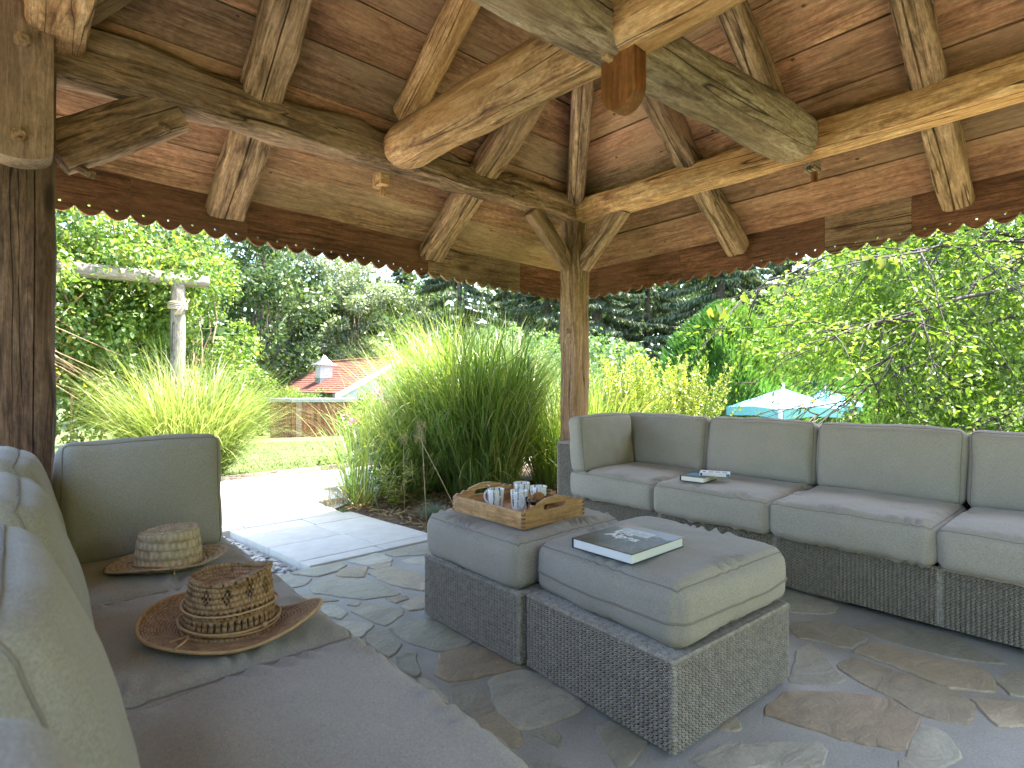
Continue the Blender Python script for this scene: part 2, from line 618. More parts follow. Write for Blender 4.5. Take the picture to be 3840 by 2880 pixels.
M['grass_blade'] = foliage('ornamental_grass', [(0.0, (0.07, 0.15, 0.025)), (0.4, (0.16, 0.28, 0.045)), (0.75, (0.29, 0.39, 0.08)), (0.96, (0.42, 0.45, 0.15)), (1.0, (0.48, 0.39, 0.19))], 0.5, 0.08, 0.15)
M['grass_pale'] = foliage('pale_grass', [(0.0, (0.11, 0.18, 0.04)), (0.5, (0.22, 0.30, 0.07)), (1.0, (0.42, 0.44, 0.19))], 0.45, 0.06, 0.15)
M['straw'] = foliage('dry_blade', [(0.0, (0.20, 0.13, 0.06)), (1.0, (0.42, 0.31, 0.16))], 0.3, 0.03, 0.2)
M['fescue'] = foliage('blue_fescue', [(0.0, (0.10, 0.16, 0.13)), (0.6, (0.22, 0.29, 0.24)), (1.0, (0.40, 0.36, 0.24))], 0.3, 0.03, 0.2)
M['lawn_blade'] = foliage('lawn_blade', [(0.0, (0.04, 0.085, 0.016)), (0.6, (0.09, 0.145, 0.03)), (1.0, (0.19, 0.225, 0.075))], 0.4, 0.03, 0.2)
M['leaf_bright'] = foliage('bright_leaf', [(0.0, (0.07, 0.13, 0.02)), (0.5, (0.16, 0.26, 0.04)), (0.9, (0.25, 0.34, 0.065)), (1.0, (0.30, 0.35, 0.08))], 0.5, 0.02, 0.35, (1.0, 1.1, 0.5))
M['leaf_vine'] = foliage('vine_leaf', [(0.0, (0.075, 0.145, 0.03)), (0.55, (0.15, 0.25, 0.05)), (0.93, (0.25, 0.34, 0.075)), (1.0, (0.42, 0.32, 0.05))], 0.5, 0.025, 0.25)
M['leaf_willow'] = foliage('silver_leaf', [(0.0, (0.11, 0.16, 0.07)), (0.5, (0.23, 0.30, 0.15)), (1.0, (0.40, 0.46, 0.28))], 0.35, 0.07, 0.4)
M['leaf_mid'] = foliage('mid_green_leaf', [(0.0, (0.06, 0.13, 0.04)), (0.5, (0.14, 0.25, 0.08)), (1.0, (0.25, 0.36, 0.12))], 0.4, 0.05, 0.4)
M['leaf_gold'] = foliage('golden_leaf', [(0.0, (0.16, 0.25, 0.035)), (0.5, (0.30, 0.39, 0.055)), (1.0, (0.48, 0.49, 0.11))], 0.5, 0.05, 0.15)
M['needle'] = foliage('spruce_needle', [(0.0, (0.03, 0.055, 0.025)), (0.6, (0.08, 0.125, 0.052)), (1.0, (0.17, 0.20, 0.095))], 0.25, 0.04, 0.45)
M['thuja'] = foliage('thuja_spray', [(0.0, (0.025, 0.085, 0.02)), (0.5, (0.085, 0.20, 0.04)), (1.0, (0.21, 0.34, 0.08))], 0.3, 0.02, 0.45)
M['far_leaf'] = foliage('far_leaf', [(0.0, (0.03, 0.06, 0.025)), (0.6, (0.08, 0.14, 0.05)), (1.0, (0.17, 0.23, 0.08))], 0.35, 0.03, 0.5)


def straw_mat(name, a, b, c, rows, cols):
    k = NT(name)
    uv = k.n('ShaderNodeAttribute', _attribute_name='weave').outputs['Vector']
    sx = k.n('ShaderNodeSeparateXYZ', i0=uv)
    x = k.math('MULTIPLY', sx.outputs[0], cols)
    y = k.math('MULTIPLY', sx.outputs[1], rows)
    par = k.math('MULTIPLY', k.math('FLOOR', y), 0.5)
    px = k.math('SINE', k.math('MULTIPLY', k.math('ADD', x, par), 6.2832))
    py = k.math('ABSOLUTE', k.math('SINE', k.math('MULTIPLY', y, 3.1416)))
    hgt = k.math('MULTIPLY', k.math('MULTIPLY_ADD', px, 0.35, 0.65), py)
    nz = k.noise(k.coords((1, 1, 1)), 45, 4, 0.7)
    col = k.ramp(k.math('MULTIPLY_ADD', nz, 0.75, k.math('MULTIPLY', hgt, 0.28)), [(0.3, a), (0.52, b), (0.75, c)])
    k.set('Base Color', col)
    k.set('Roughness', 0.75)
    k.bump(hgt, 0.9, 0.006)
    return k.m


M['straw_pale'] = straw_mat('pale_raffia', (0.34, 0.24, 0.13), (0.56, 0.44, 0.28), (0.70, 0.59, 0.42), 11, 34)
M['straw_tan'] = straw_mat('tan_raffia', (0.22, 0.115, 0.05), (0.42, 0.25, 0.12), (0.56, 0.37, 0.20), 30, 60)


def porcelain():
    k = NT('printed_porcelain')
    tc = k.n('ShaderNodeTexCoord').outputs['Object']
    oi = k.obj_random()
    s = k.n('ShaderNodeSeparateXYZ', i0=tc)
    ang = k.math('ARCTAN2', s.outputs[1], s.outputs[0])
    wob = k.math('MULTIPLY', k.noise(tc, 22, 2), 0.35)
    a = k.math('ADD', k.math('ADD', ang, wob), k.math('MULTIPLY', oi, 3.0))
    cell = k.n('ShaderNodeCombineXYZ', i0=k.math('MULTIPLY', a, 2.9))
    st = k.n('ShaderNodeTexNoise', Vector=cell.outputs[0], Scale=1.0, Detail=2.0)
    band = k.math('GREATER_THAN', st.outputs[0], 0.555)
    br = k.math('GREATER_THAN', k.n('ShaderNodeTexNoise', Vector=k.n('ShaderNodeMapping', i0=tc, i3=(20, 20, 150)).outputs[0], Scale=1.0, Detail=2.0).outputs[0], 0.40)
    m = k.math('MULTIPLY', band, br)
    out = k.math('GREATER_THAN', k.math('SQRT', k.math('ADD', k.math('POWER', s.outputs[0], 2), k.math('POWER', s.outputs[1], 2))), 0.0345)
    zc = k.math('GREATER_THAN', s.outputs[2], 0.006)
    m = k.math('MULTIPLY', k.math('MULTIPLY', m, out), zc)
    k.set('Base Color', k.mix(m, (0.78, 0.79, 0.78), (0.06, 0.065, 0.07)))
    k.set('Roughness', 0.15)
    k.set('Specular IOR Level', 0.5)
    return k.m


M['porcelain'] = porcelain()


def glass():
    k = NT('clear_glass')
    k.set('Transmission Weight', 1.0)
    k.set('Roughness', 0.02)
    k.set('IOR', 1.3)
    k.set('Base Color', (1, 1, 1, 1))
    return k.m


M['glass'] = glass()


def cover_photo():
    """mountain picture printed on the big book: dark wooded slopes, pale streaks, grey sky at the far edge"""
    k = NT('mountain_cover')
    tc = k.n('ShaderNodeTexCoord').outputs['Object']
    s = k.n('ShaderNodeSeparateXYZ', i0=tc)
    n1 = k.noise(tc, 16, 6, 0.7)
    n2 = k.noise(k.n('ShaderNodeMapping', i0=tc, i3=(60, 26, 1)).outputs[0], 1.0, 5, 0.7, 1.5)
    land = k.ramp(n1, [(0.3, (0.02, 0.02, 0.013)), (0.5, (0.07, 0.065, 0.04)), (0.72, (0.17, 0.12, 0.07))])
    streak = k.n('ShaderNodeMapRange', i0=n2, i1=0.60, i2=0.68).outputs[0]
    land = k.mix(k.math('MULTIPLY', streak, 0.6), land, (0.42, 0.45, 0.44))
    edge = k.math('MULTIPLY_ADD', k.math('SUBTRACT', n1, 0.5), 0.16, s.outputs[1])
    skyf = k.n('ShaderNodeMapRange', i0=edge, i1=0.225, i2=0.238).outputs[0]
    warm = k.n('ShaderNodeMapRange', i0=s.outputs[0], i1=0.02, i2=0.15).outputs[0]
    skyc = k.mix(warm, (0.32, 0.19, 0.13), (0.27, 0.28, 0.29))
    k.set('Base Color', k.mix(skyf, land, skyc))
    k.set('Roughness', 0.3)
    return k.m


M['cover'] = cover_photo()
M['cover_panel'] = speckle('cover_panel', [(0.35, (0.30, 0.32, 0.30)), (0.5, (0.48, 0.51, 0.51)), (0.62, (0.66, 0.69, 0.71))], 30, 0.0, 0.35, 9)
# ------------------------------------------------------------------ ground
FY = 3.30                                  # outer edge of the flagstone floor (lawn side)


def terrain():
    xs = np.concatenate([np.linspace(-160, -30, 10)[:-1], np.linspace(-30, 60, 121), np.linspace(60, 260, 14)[1:]])
    ys = np.concatenate([np.linspace(-160, -30, 10)[:-1], np.linspace(-30, 70, 134), np.linspace(70, 260, 14)[1:]])
    V = [(x, y, ground_z(x, y) + 0.03 * noise.noise(Vector((x * 0.2, y * 0.2, 0))) * min(1, max(0, (math.hypot(x - 1.9, y - 1.5) - 6) / 4)))
         for y in ys for x in xs]
    nx = len(xs)
    F = [(j * nx + i, j * nx + i + 1, (j + 1) * nx + i + 1, (j + 1) * nx + i) for j in range(len(ys) - 1) for i in range(nx - 1)]
    return mesh('ground', V, F, True)


structure(obj('ground', terrain(), M['lawn']))


def sheet(name, poly, z, mat):
    return structure(obj(name, mesh(name, [(x, y, z) for x, y in poly], [tuple(range(len(poly)))]), mat))


# --- flagstone floor: a mortar bed that carries every stone
floor = structure(obj('flagstone_floor', box('flagstone_floor', -1.05, 4.75, -1.4, FY, -0.12, -0.006), M['mortar']))
TRACED = [
    [(1.1, 3.3), (1.16, 3.28), (1.23, 3.09), (1.16, 3.03), (1.06, 3.07), (1.05, 3.18)],
    [(1.19, 3.0), (1.28, 3.07), (1.34, 3.05), (1.46, 2.87), (1.5, 2.7), (1.47, 2.68), (1.5, 2.61), (1.48, 2.57), (1.3, 2.65), (1.15, 2.91)],
    [(1.39, 3.11), (1.46, 3.16), (1.57, 3.08), (1.46, 2.93), (1.36, 3.05)],
    [(1.52, 2.98), (1.57, 3.01), (1.68, 2.98), (1.73, 2.82), (1.72, 2.73), (1.69, 2.59), (1.6, 2.53), (1.54, 2.69), (1.52, 2.81)],
    [(1.57, 3.1), (1.59, 3.01), (1.65, 2.98), (1.71, 3.05), (1.66, 3.08)],
    [(1.52, 3.27), (1.75, 3.28), (1.74, 3.09), (1.69, 3.08), (1.57, 3.12)],
    [(1.78, 3.26), (1.98, 3.28), (2.09, 3.2), (1.96, 3.06), (1.78, 3.16)],
    [(1.78, 3.06), (1.89, 3.04), (1.97, 2.96), (1.84, 2.88), (1.8, 2.96)],
    [(1.17, 3.28), (1.28, 3.31), (1.5, 3.26), (1.47, 3.19), (1.39, 3.13), (1.27, 3.13)],
    [(1.08, 2.96), (1.22, 2.71), (1.2, 2.71), (1.08, 2.79), (1.03, 2.89)],
    [(1.22, 2.62), (1.26, 2.64), (1.28, 2.61), (1.25, 2.58)],
    [(1.41, 2.56), (1.51, 2.53), (1.41, 2.47)],
    [(1.42, 2.43), (1.56, 2.49), (1.58, 2.42), (1.49, 2.32), (1.42, 2.36)],
    [(1.12, 2.69), (1.17, 2.66), (1.18, 2.52), (1.12, 2.49), (1.08, 2.59)],
    [(1.2, 2.55), (1.32, 2.58), (1.4, 2.36), (1.33, 2.32), (1.24, 2.28)],
    [(1.41, 2.57), (1.49, 2.55), (1.49, 2.49), (1.41, 2.48)],
    [(1.1, 2.46), (1.16, 2.4), (1.21, 2.32), (1.09, 2.24), (1.07, 2.38)],
    [(1.18, 2.29), (1.24, 2.25), (1.2, 2.05), (1.11, 2.01), (1.11, 2.2)],
    [(1.25, 2.25), (1.42, 2.23), (1.46, 2.08), (1.45, 1.88), (1.3, 1.91), (1.26, 2.01), (1.24, 2.12)],
    [(1.14, 1.99), (1.22, 1.99), (1.17, 1.89), (1.15, 1.82), (1.11, 1.82), (1.11, 1.93)],
    [(1.29, 1.89), (1.42, 1.85), (1.58, 1.74), (1.48, 1.58), (1.36, 1.63), (1.18, 1.7), (1.19, 1.78)],
    [(1.18, 1.67), (1.27, 1.63), (1.19, 1.44), (1.12, 1.47), (1.12, 1.57)],
    [(1.3, 1.6), (1.34, 1.61), (1.44, 1.58), (1.5, 1.43), (1.44, 1.25), (1.34, 1.27), (1.22, 1.29), (1.19, 1.33), (1.22, 1.46)],
    [(1.12, 1.81), (1.14, 1.73), (1.12, 1.61), (1.09, 1.56), (1.04, 1.58)],
    [(1.13, 1.45), (1.19, 1.43), (1.19, 1.3), (1.13, 1.25), (1.1, 1.32)],
    [(1.21, 1.27), (1.27, 1.26), (1.27, 1.2), (1.22, 1.18)],
    [(2.42, 0.94), (2.52, 0.93), (2.47, 0.88), (2.29, 0.72), (2.2, 0.79), (2.13, 0.86)],
    [(2.64, 1.07), (2.78, 0.99), (2.82, 0.87), (2.75, 0.78), (2.59, 0.81), (2.54, 0.99)],
    [(2.82, 0.87), (2.99, 0.77), (3.06, 0.6), (3.04, 0.51), (2.99, 0.46), (2.9, 0.35), (2.8, 0.52), (2.78, 0.68), (2.82, 0.81)],
    [(2.57, 0.79), (2.73, 0.74), (2.74, 0.56), (2.79, 0.42), (2.73, 0.37), (2.6, 0.34), (2.52, 0.47), (2.56, 0.58)],
    [(2.4, 0.79), (2.52, 0.76), (2.51, 0.59), (2.51, 0.44), (2.46, 0.38), (2.29, 0.37), (2.25, 0.49), (2.3, 0.58), (2.33, 0.7)],
    [(1.86, 0.84), (2.07, 0.84), (2.21, 0.69), (2.28, 0.58), (2.22, 0.48), (1.99, 0.47), (1.91, 0.63)],
    [(1.97, 0.46), (2.2, 0.47), (2.18, 0.4), (2.07, 0.35), (1.95, 0.4), (1.89, 0.46)],
    [(2.74, 0.36), (2.89, 0.29), (2.84, 0.25), (2.66, 0.25), (2.64, 0.31)],
    [(2.5, 0.39), (2.6, 0.26), (2.45, 0.23), (2.36, 0.31)],
    [(1.48, 0.87), (1.62, 0.84), (1.86, 0.64), (1.73, 0.61), (1.48, 0.82)],
]


def clip(poly, px, py, nx, ny):
    out = []
    for i in range(len(poly)):
        a, b = poly[i], poly[(i + 1) % len(poly)]
        da = (a[0] - px) * nx + (a[1] - py) * ny
        db = (b[0] - px) * nx + (b[1] - py) * ny
        if da <= 0:
            out.append(a)
        if da * db < 0:
            t = da / (da - db)
            out.append((a[0] + (b[0] - a[0]) * t, a[1] + (b[1] - a[1]) * t))
    return out


def in_poly(x, y, P):
    c = False
    for i in range(len(P)):
        (x0, y0), (x1, y1) = P[i], P[i - 1]
        if (y0 > y) != (y1 > y) and x < (x1 - x0) * (y - y0) / (y1 - y0) + x0:
            c = not c
    return c


def area(P):
    return 0.5 * sum(P[i - 1][0] * P[i][1] - P[i][0] * P[i - 1][1] for i in range(len(P)))


rs = random.Random(5)
stones = []
fixed = []
for P in TRACED:
    if area(P) < 0:
        P = P[::-1]
    gc = (sum(p[0] for p in P) / len(P), sum(p[1] for p in P) / len(P))
    P = [(p[0] + (p[0] - gc[0]) / math.hypot(p[0] - gc[0], p[1] - gc[1]) * .010, p[1] + (p[1] - gc[1]) / math.hypot(p[0] - gc[0], p[1] - gc[1]) * .010) for p in P]
    P = [(x_, min(y_, FY - .012)) for x_, y_ in P]
    stones.append(P)
    n = len(P)
    for i in range(n):
        for t in (0, 0.5):
            a, b = P[i], P[(i + 1) % n]
            fixed.append((a[0] + (b[0] - a[0]) * t, a[1] + (b[1] - a[1]) * t))
seeds = []
tries = 0
while tries < 6000 and len(seeds) < 190:
    tries += 1
    x, y = rs.uniform(-1.0, 4.7), rs.uniform(-1.35, FY)
    if any(in_poly(x, y, P) for P in stones):
        continue
    md = 0.30 if (x > 1 and y > 0.2) else 0.40
    if any((x - a) ** 2 + (y - b) ** 2 < 0.11 ** 2 for a, b in fixed):
        continue
    if any((x - a) ** 2 + (y - b) ** 2 < md ** 2 for a, b in seeds):
        continue
    seeds.append((x, y))
for i, (x, y) in enumerate(seeds):
    P = [(max(x - .5, -1.03), max(y - .5, -1.38)), (min(x + .5, 4.73), max(y - .5, -1.38)), (min(x + .5, 4.73), min(y + .5, FY - .02)), (max(x - .5, -1.03), min(y + .5, FY - .02))]
    for (a, b) in seeds + fixed:
        dx, dy = a - x, b - y
        d2 = dx * dx + dy * dy
        if d2 < 1e-9 or d2 > 1.0:
            continue
        P = clip(P, x + dx / 2, y + dy / 2, dx, dy)
        if len(P) < 3:
            break
    if len(P) >= 3 and area(P) > 0.012:
        c = (sum(p[0] for p in P) / len(P), sum(p[1] for p in P) / len(P))
        q = []
        for p in P:
            d = math.hypot(p[0] - c[0], p[1] - c[1])
            s = max(0.3, 1 - rs.uniform(0.014, 0.026) / max(d, .03))
            q.append((c[0] + (p[0] - c[0]) * s, c[1] + (p[1] - c[1]) * s))
        stones.append(q)


def stone_mesh(P, rnd):
    # ragged broken outline
    ring = []
    n = len(P)
    for i in range(n):
        a, b = Vector(P[i]).to_3d(), Vector(P[(i + 1) % n]).to_3d()
        L = (b - a).length
        k = max(2, int(L / 0.035))
        nrm = Vector(((b - a).y, -(b - a).x, 0)).normalized()
        for j in range(k):
            t = j / k
            if j == 0 and L > .05:
                t = 0.08
            p = a.lerp(b, t)
            ring.append(p + nrm * (rnd.uniform(-1, 1) * 0.006))
    c = sum(ring, Vector()) / len(ring)
    m = len(ring)
    V = []
    for p in ring:
        V.append((p.x - c.x, p.y - c.y, -0.02))
    for p in ring:
        V.append((p.x - c.x, p.y - c.y, -0.004))
    for p in ring:
        d = (p - c)
        s = 1 - 0.006 / max(d.length, .02)
        V.append((d.x * s, d.y * s, 0.0))
    F = []
    for r in range(2):
        for i in range(m):
            j = (i + 1) % m
            F.append((r * m + i, r * m + j, (r + 1) * m + j, (r + 1) * m + i))
    F.append(tuple(2 * m + i for i in range(m)))
    return mesh('stone', V, F), c


for P in stones:
    me, c = stone_mesh(P, rs)
    o = obj('stone', me, M['stone'], floor, Matrix.Translation((c.x, c.y, rs.uniform(-0.002, 0.003)))
            @ Matrix.Rotation(rs.uniform(-.006, .006), 4, 'X') @ Matrix.Rotation(rs.uniform(-.006, .006), 4, 'Y'))

# --- paving slabs of the garden path
path = structure(obj('garden_path', mesh('garden_path', [(1.15, 3.31, -.045), (2.3, 3.31, -.045), (2.1, 4.85, -.045), (2.7, 5.3, -.045), (3.6, 5.45, -.045), (9, 5.6, -.045), (9, 6.86, -.045),
                                                    (-3.5, 6.86, -.045), (-3.5, 4.62, -.045), (1.0, 4.6, -.045)], [tuple(range(10))]), M['mortar']))


def slab(P):
    c = (sum(p[0] for p in P) / len(P), sum(p[1] for p in P) / len(P))
    bm = bmesh.new()
    vs = [bm.verts.new((p[0] - c[0], p[1] - c[1], -0.06)) for p in P]
    f = bm.faces.new(vs)
    r = bmesh.ops.extrude_face_region(bm, geom=[f])
    top = [v for v in r['geom'] if isinstance(v, bmesh.types.BMVert)]
    for v in top:
        v.co.z = 0
    te = [e for e in bm.edges if e.verts[0] in top and e.verts[1] in top]
    bmesh.ops.bevel(bm, geom=te, offset=0.004, segments=1, affect='EDGES')
    bmesh.ops.recalc_face_normals(bm, faces=bm.faces)
    o = obj('slab', bm_mesh('slab', bm), M['slab'], path, Matrix.Translation((c[0], c[1], 0.004 + rs.uniform(-.002, .002))))


def lerp2(a, b, t):
    return (a[0] + (b[0] - a[0]) * t, a[1] + (b[1] - a[1]) * t)


def slab_quad(a, b, c, d, g=0.003):
    m = ((a[0] + b[0] + c[0] + d[0]) / 4, (a[1] + b[1] + c[1] + d[1]) / 4)
    q = []
    for p in (a, b, c, d):
        L = math.hypot(p[0] - m[0], p[1] - m[1])
        q.append(lerp2(m, p, 1 - g * 1.4 / L))
    slab(q)


# short walk from the floor to the path: it runs slightly askew
L0, L1, R0, R1 = (1.30, 3.315), (1.165, 4.50), (2.26, 3.315), (2.13, 4.50)
rows = [0.0, 0.10, 0.46, 0.80, 1.0]
for i in range(4):
    a0, a1 = rows[i], rows[i + 1]
    cuts = [0, 0.56, 1] if i in (1, 3) else [0, 0.53, 1]
    for j in range(2):
        A = lerp2(lerp2(L0, L1, a0), lerp2(R0, R1, a0), cuts[j])
        B = lerp2(lerp2(L0, L1, a0), lerp2(R0, R1, a0), cuts[j + 1])
        C_ = lerp2(lerp2(L0, L1, a1), lerp2(R0, R1, a1), cuts[j + 1])
        D_ = lerp2(lerp2(L0, L1, a1), lerp2(R0, R1, a1), cuts[j])
        slab_quad(A, B, C_, D_)
for r in range(4):                        # the cross path along the lawn
    y0, y1 = 4.505 + r * 0.588, 4.505 + (r + 1) * 0.588
    x = -3.4 + (0.3 if r % 2 else 0)
    while x < 8.5:
        x1 = x + 0.78
        xmax = 2.1 if r == 0 else (2.6 if r == 1 and x < 2.6 else 9)
        if r == 1:
            xmax = 2.45
        if x1 > xmax and r < 2:
            if xmax - x > 0.2:
                slab_quad((x, y0), (xmax, y0), (xmax + (0.25 if r else 0.0), y1), (x, y1))
            break
        slab_quad((x, y0), (x1, y0), (x1, y1), (x, y1))
        x = x1

# narrow terrace out of view beside the pavilion, added to bounce light
structure(obj('bounce_slab', box('bounce_slab', -2.4, -1.06, -2.6, 3.2, -0.14, -0.02), M['slab']))

# --- planting bed with bark mulch
sheet('planting_bed', [(2.28, 3.31), (4.9, 3.31), (6.6, 3.6), (7.5, 5.2), (6.2, 5.55), (3.6, 5.42), (2.72, 5.24), (2.5, 5.1), (2.17, 4.72), (2.15, 4.4)], -0.012, M['soil'])
chips = []
V, F, rn = [], [], []
for i in range(2600):
    x, y = rs.uniform(2.16, 4.4), rs.uniform(3.33, 5.3)
    if x < 2.3 - (y - 3.31) * 0.11 or y > 4.72 + (x - 2.17) * 0.85:
        continue
    a, t = rs.uniform(0, 6.28), rs.uniform(-.4, .4)
    L, w_ = rs.uniform(.012, .045), rs.uniform(.004, .011)
    dx, dy = math.cos(a) * L, math.sin(a) * L
    nx, ny = -math.sin(a) * w_, math.cos(a) * w_
    z = rs.uniform(-.006, .014)
    o = len(V)
    V += [(x - dx - nx, y - dy - ny, z - t * L), (x + dx - nx, y + dy - ny, z + t * L), (x + dx + nx, y + dy + ny, z + t * L + .004), (x - dx + nx, y - dy + ny, z - t * L + .004)]
    F.append((o, o + 1, o + 2, o + 3))
    rn.append(rs.random())
mulch = stuff(obj('bark_mulch', mesh_np('bark_mulch', np.array(V), np.array(F), np.array(rn)), M['straw']))
mulch['label'] = 'brown bark chips strewn over the planting bed'
mulch['category'] = 'mulch'

# --- pebble strip along the drip line
gravel = structure(obj('gravel_strip', mesh('gravel_strip', [(-1.0, 3.305, -.05), (1.24, 3.305, -.05), (1.12, 4.49, -.05), (-1.0, 4.49, -.05)], [(0, 1, 2, 3)]), M['soil']))


def pebble_mesh(seed):
    bm = bmesh.new()
    bmesh.ops.create_icosphere(bm, subdivisions=2, radius=1)
    for v in bm.verts:
        n = noise.noise(v.co * 1.1 + Vector((seed * 7.3, 0, 0)))
        v.co *= 1 + 0.22 * n
        v.co.z *= 0.58
        v.co.x *= 1.25
    return bm_mesh('pebble', bm, True)


pm = [pebble_mesh(i) for i in range(7)]
cells = []
gx, gy = 0.45, 3.33
while gy < 4.46:
    x = gx + rs.uniform(0, .03)
    while x < 1.255 - (gy - 3.31) * 0.115:
        cells.append((x + rs.uniform(-.008, .008), gy + rs.uniform(-.008, .008)))
        x += rs.uniform(.026, .040)
    gy += 0.030
near = sorted(cells, key=lambda p: -p[0] - 0.15 * p[1])
PV, PF = [], []
base_v = [[v.co.copy() for v in m.vertices] for m in pm]
base_f = [[tuple(p.vertices) for p in m.polygons] for m in pm]
for i, (x, y) in enumerate(near):
    s = rs.uniform(.012, .0205)
    Mx = T(x, y, -0.036 + rs.uniform(-.004, .012), rs.uniform(0, 6.3), rs.uniform(-.4, .4), rs.uniform(-.4, .4)) @ Matrix.Scale(s, 4)
    if i < 300:
        obj('pebble', pm[i % 7], M['pebble'], gravel, Mx)
    else:
        o = len(PV)
        PV += [Mx @ v for v in base_v[i % 7]]
        PF += [tuple(q + o for q in f) for f in base_f[i % 7]]
stuff(obj('pebble_bed', mesh('pebble_bed', PV, PF, True), M['pebble'], gravel, Matrix.Identity(4)))

# --- timber edging along the lawn
edge_labels = ['grey edging board beginning at the pale arching grass', 'grey edging board in the open view of the lawn', 'grey edging board partly under the spilling leafy plant', 'edging board glimpsed behind the thin grass tuft', 'edging board hidden behind the tall green grass']
for i in range(5):
    x0 = .45 + i * 1.2
    e = obj('edging_board', box('edging_board', 0, 1.194, -.02, .02, -.12, .055 + rs.uniform(-.006, .006), .004), M['edging'], None, T(x0, 6.89 + rs.uniform(-.006, .006), 0.0, rs.uniform(-.006, .006)))
    tag(e, edge_labels[i], 'edging', 'edging boards along the lawn')
# ------------------------------------------------------------------ the pavilion
XL, XR, YF, YN = 0.0, 3.38 * U, 3.05 * U, 3.05 * U - 3.38 * U
CX, CY = (XL + XR) / 2, (YF + YN) / 2
EX, EY = XR + 0.633 * U, YF + 0.633 * U     # eave lines
HALF = EX - CX
ZE = 2.19 * U - .05                         # underside of the boards at the eave
PITCH = 0.664


def sag(x, y):
    """the old roof has settled towards the far corner post"""
    a = min(1.2, max(0, (x - XL) / (XR - XL)))
    b = min(1.2, max(0, (y - YN) / (YF - YN)))
    return .085 * a * b * (max(abs(x - CX), abs(y - CY)) / HALF) ** 2
gaz = empty('garden_pavilion', T(CX, CY, 0), 'open timber pavilion with pyramid plank roof, log tie beams and scalloped valance', 'pavilion')


def timber(name, p0, p1, w0, h0, mat, seed, w1=None, h1=None, rough=0.008, corner=0.25, nseg=26, crack=None, bow=0.0, up=(0, 0, 1), parent=None, roundness=None, tip=0.0):
    """hewn timber from p0 to p1: local x runs along it, section w (sideways) by h"""
    p0, p1 = Vector(p0), Vector(p1)
    d = p1 - p0
    L = d.length
    x = d.normalized()
    u = Vector(up)
    y = u.cross(x)
    if y.length < 1e-4:
        y = Vector((0, 1, 0)).cross(x)
    y.normalize()
    z = x.cross(y)
    Mx = Matrix((x, y, z)).transposed().to_4x4()
    Mx.translation = p0
    w1 = w0 if w1 is None else w1
    h1 = h0 if h1 is None else h1
    rd = random.Random(seed)
    # section angles; squarish superellipse
    n = 28
    e = roundness if roundness else 5.5
    sec = []
    for k in range(n):
        t = 2 * math.pi * (k + 0.5) / n
        c, s = math.cos(t), math.sin(t)
        r = (abs(c) ** e + abs(s) ** e) ** (-1 / e)
        sec.append((c * r, s * r, 0.0, t))
    if crack is not None:
        ca, cdep, cw = crack
        k = min(range(n), key=lambda i: abs((sec[i][3] - ca + math.pi) % (2 * math.pi) - math.pi))
        c0 = sec[k]
        tx, ty = -math.sin(c0[3]), math.cos(c0[3])
        wn_ = cw / max(w0, h0)
        sec[k:k + 1] = [(c0[0] - tx * wn_, c0[1] - ty * wn_, 0, c0[3]), (c0[0], c0[1], cdep, c0[3]), (c0[0] + tx * wn_, c0[1] + ty * wn_, 0, c0[3])]
    m = len(sec)
    V, F = [], []
    so_ = rd.uniform(0, 100)
    for i in range(nseg + 1):
        t = i / nseg
        ww, hh = (w0 + (w1 - w0) * t) / 2, (h0 + (h1 - h0) * t) / 2
        by = 0.5 * bow * math.sin(t * math.pi) + 0.6 * rough * noise.noise(Vector((t * L * 0.9, so_, 3)))
        bz = bow * math.sin(t * math.pi * 1.0 + 0.3) + rough * noise.noise(Vector((t * L * 1.1, so_, 9)))
        endk = 1.0
        if tip and (i == 0 or i == nseg):
            endk = 1 - tip
        for (a, b, cd, an) in sec:
            g = rough * (noise.noise(Vector((t * L * 3.0, math.cos(an) * 1.2 + so_, math.sin(an) * 1.2))) + 0.5 * noise.noise(Vector((t * L * 9.0, math.cos(an) * 3 + so_, math.sin(an) * 3))))
            k = 1 + g / max(ww, hh)
            if cd:
                open_ = max(0.0, min(1.0, 0.55 + 0.9 * noise.noise(Vector((t * L * 1.2, so_ + 7, 0)))))
                k *= 1 - cd / max(ww, hh) * open_
            V.append((t * L, (a * ww) * k * endk + by, (b * hh) * k * endk + bz))
    for i in range(nseg):
        for k in range(m):
            l = (k + 1) % m
            F.append((i * m + k, i * m + l, (i + 1) * m + l, (i + 1) * m + k))
    F.append(tuple(range(m - 1, -1, -1)))
    F.append(tuple(nseg * m + k for k in range(m)))
    me = mesh(name, V, F, True)
    me.polygons[len(F) - 1].use_smooth = False
    me.polygons[len(F) - 2].use_smooth = False
    try:
        me.set_sharp_from_angle(angle=R(38))
    except Exception:
        pass
    return obj(name, me, mat, parent if parent is not None else gaz, Mx)


def peg(p, d, L, r, mat='beam', parent=None):
    p, d = Vector(p), Vector(d).normalized()
    return timber('peg', p, p + d * L, 2 * r, 2 * r, M[mat], hash(tuple(round(c, 2) for c in p)) % 99, rough=0.0015, nseg=4, roundness=4, parent=parent)


